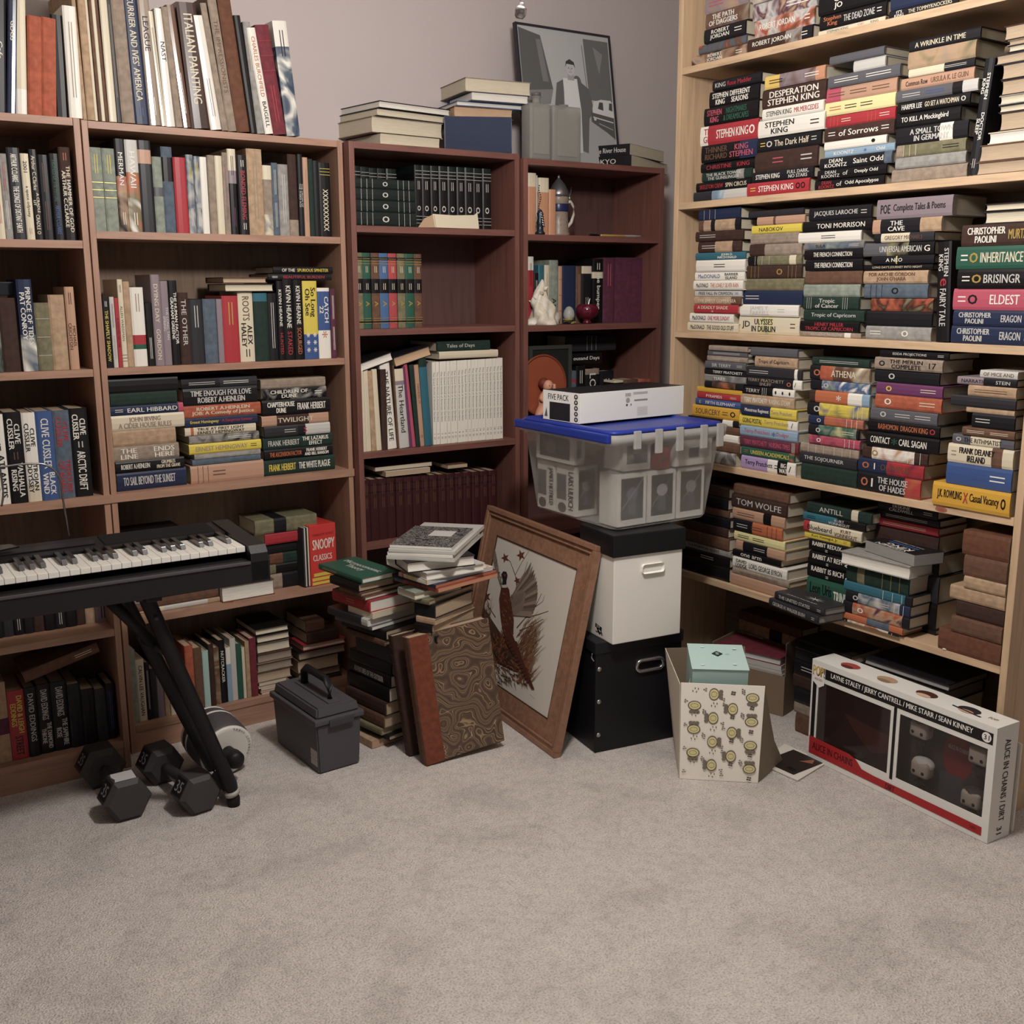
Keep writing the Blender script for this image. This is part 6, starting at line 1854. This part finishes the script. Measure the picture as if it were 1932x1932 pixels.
for k,(x,z,hc,bd) in enumerate(((.60,.62,'8a7a70','3a3434'),(.62,.27,'e0dcd6','2a2626'),(.90,.60,'b8a898','35302e'),(.88,.20,'4a4444','2a2626'))):
    f=thing('vinyl_figure',['small big-headed figure at upper left of the right window','pale bald-looking big-headed figure at lower left of right window','small big-headed figure at upper right of the right window','dark-haired big-headed figure at lower right of right window'][k],'figurine',t.matrix_world@MX.Translation((W*x,Df*.38,H*z)),'figures inside the long window box')
    sk_=mat('c8b8aa',.5)
    obj('head',B(-.028,.028,-.018,.018,-.002,.044,.014,seg=4),sk_,f,True)
    bm=nb(); blob(bm,(0,.004,.034),(.033,.021,.018)); obj('hair',bm,mat(hc,.6),f,True)
    for s in (-1,1):
        bm=nb(); blob(bm,(s*.014,-.018,.014),(.0048,.002,.0048)); obj('eye',bm,mat('141214',.3),f,True)
    skin_fig('body',[(0,0,-.02),(0,0,-.006),(-.02,-.004,-.022),(.02,-.004,-.022),(-.007,0,-.042),(.007,0,-.042)],[(0,1),(1,2),(1,3),(0,4),(0,5)],[.010,.008,.005,.005,.006,.006],mat(bd,.6),f,1)
# white folder leaning behind the figure box
p0=onz(1744,1278,0.33); 
ff=FP; ua,za=ff.un(1742,1282,.0); ub_,zb_=ff.un(1868,1342,.0)
bm=nb(); slab(bm,[(0,0,0),(.3,0,0),(.3,.004,.235),(0,.004,.275)],.006); o=obj('folder',bm,mat('cfc9be',.6),None,M=mframe(ff.pt(ua,-.012,.01),ff.U,ff.N,(0,0,1))); tag(o,'white folder standing behind the long window box under the pine shelf','folder')
# small white cap on the lowest pine shelf
c_=onz(1770,1229,PZ['e']+.0005); bm=nb(); lathe(bm,[(0,0),(.009,0),(.0085,.003),(.005,.0045),(0,.0048)],20); o=obj('bottle_cap',bm,mat('dcd8d0',.5),None,True,MX.Translation((max(c_.x,FP.pt(0,.012,0).x+.006),c_.y,c_.z))); tag(o,'tiny white round cap on the edge of the lowest pine shelf','cap')
# ribbon bookmark
us,_=FU[2].un(423,1130,.0); bm=nb(); prism(bm,[(0,0),(.028,-.012),(.03,-.008),(.003,.006)],0,.001,0,mframe(FU[2].pt(us,.012,.4187),FU[2].U,FU[2].N,(0,0,1))); o=obj('ribbon',bm,mat('8c2a2c',.6)); tag(o,'small red ribbon lying on the low shelf beside white-edged book','ribbon')
# ================================================================ keep the 300 books that show largest as things; the rest become one object of kind stuff
bpy.context.view_layer.update()
dg=bpy.context.evaluated_depsgraph_get()
def top_of(o):
    while o.parent: o=o.parent
    return o
from mathutils.bvhtree import BVHTree
cnt={}; NX=300; AV=[];AF=[];OWN=[]
for ob in C.objects:
    if ob.type!='MESH' or ob.get('kind')=='structure': continue
    m0=ob.data.materials[0].name if ob.data.materials else ''
    if m0.startswith('frost') or m0.startswith('glass'): continue
    W_=ob.matrix_world; b=len(AV); AV+=[W_@v.co for v in ob.data.vertices]; tn_=top_of(ob).name
    for q in ob.data.polygons: AF.append([b+i for i in q.vertices]); OWN.append(tn_)
bvh=BVHTree.FromPolygons(AV,AF)
for iy in range(NX):
    for ix_ in range(NX):
        d=ray((ix_+.5)*1932/NX,(iy+.5)*1932/NX).normalized(); h=bvh.ray_cast(CP,d)
        if h[2] is not None: r=OWN[h[2]]; cnt[r]=cnt.get(r,0)+1
bk_all=[o for o in C.objects if o.parent is None and o.type=='EMPTY' and o.get('category')=='book']
bk_all.sort(key=lambda o:-cnt.get(o.name,0))
rest=bk_all[KEEP:]
pass
vs=[];fs=[];ix=[];mats=[];mk={}
for o in rest:
    for c in list(o.children):
        me=c.data; b=len(vs); W_=c.matrix_world
        vs+=[tuple(W_@v.co) for v in me.vertices]; mp=[]
        for m in me.materials:
            if m.name not in mk: mk[m.name]=len(mats); mats.append(m)
            mp.append(mk[m.name])
        for p in me.polygons: fs.append(tuple(b+i for i in p.vertices)); ix.append(mp[p.material_index] if mp else 0)
        bpy.data.objects.remove(c)
    bpy.data.objects.remove(o)
if rest:
    o=obj('books',(vs,fs,ix),mats); tag(o,'the many smaller, dimmer and half-hidden books filling the shelves between the larger ones','books',kind='stuff')
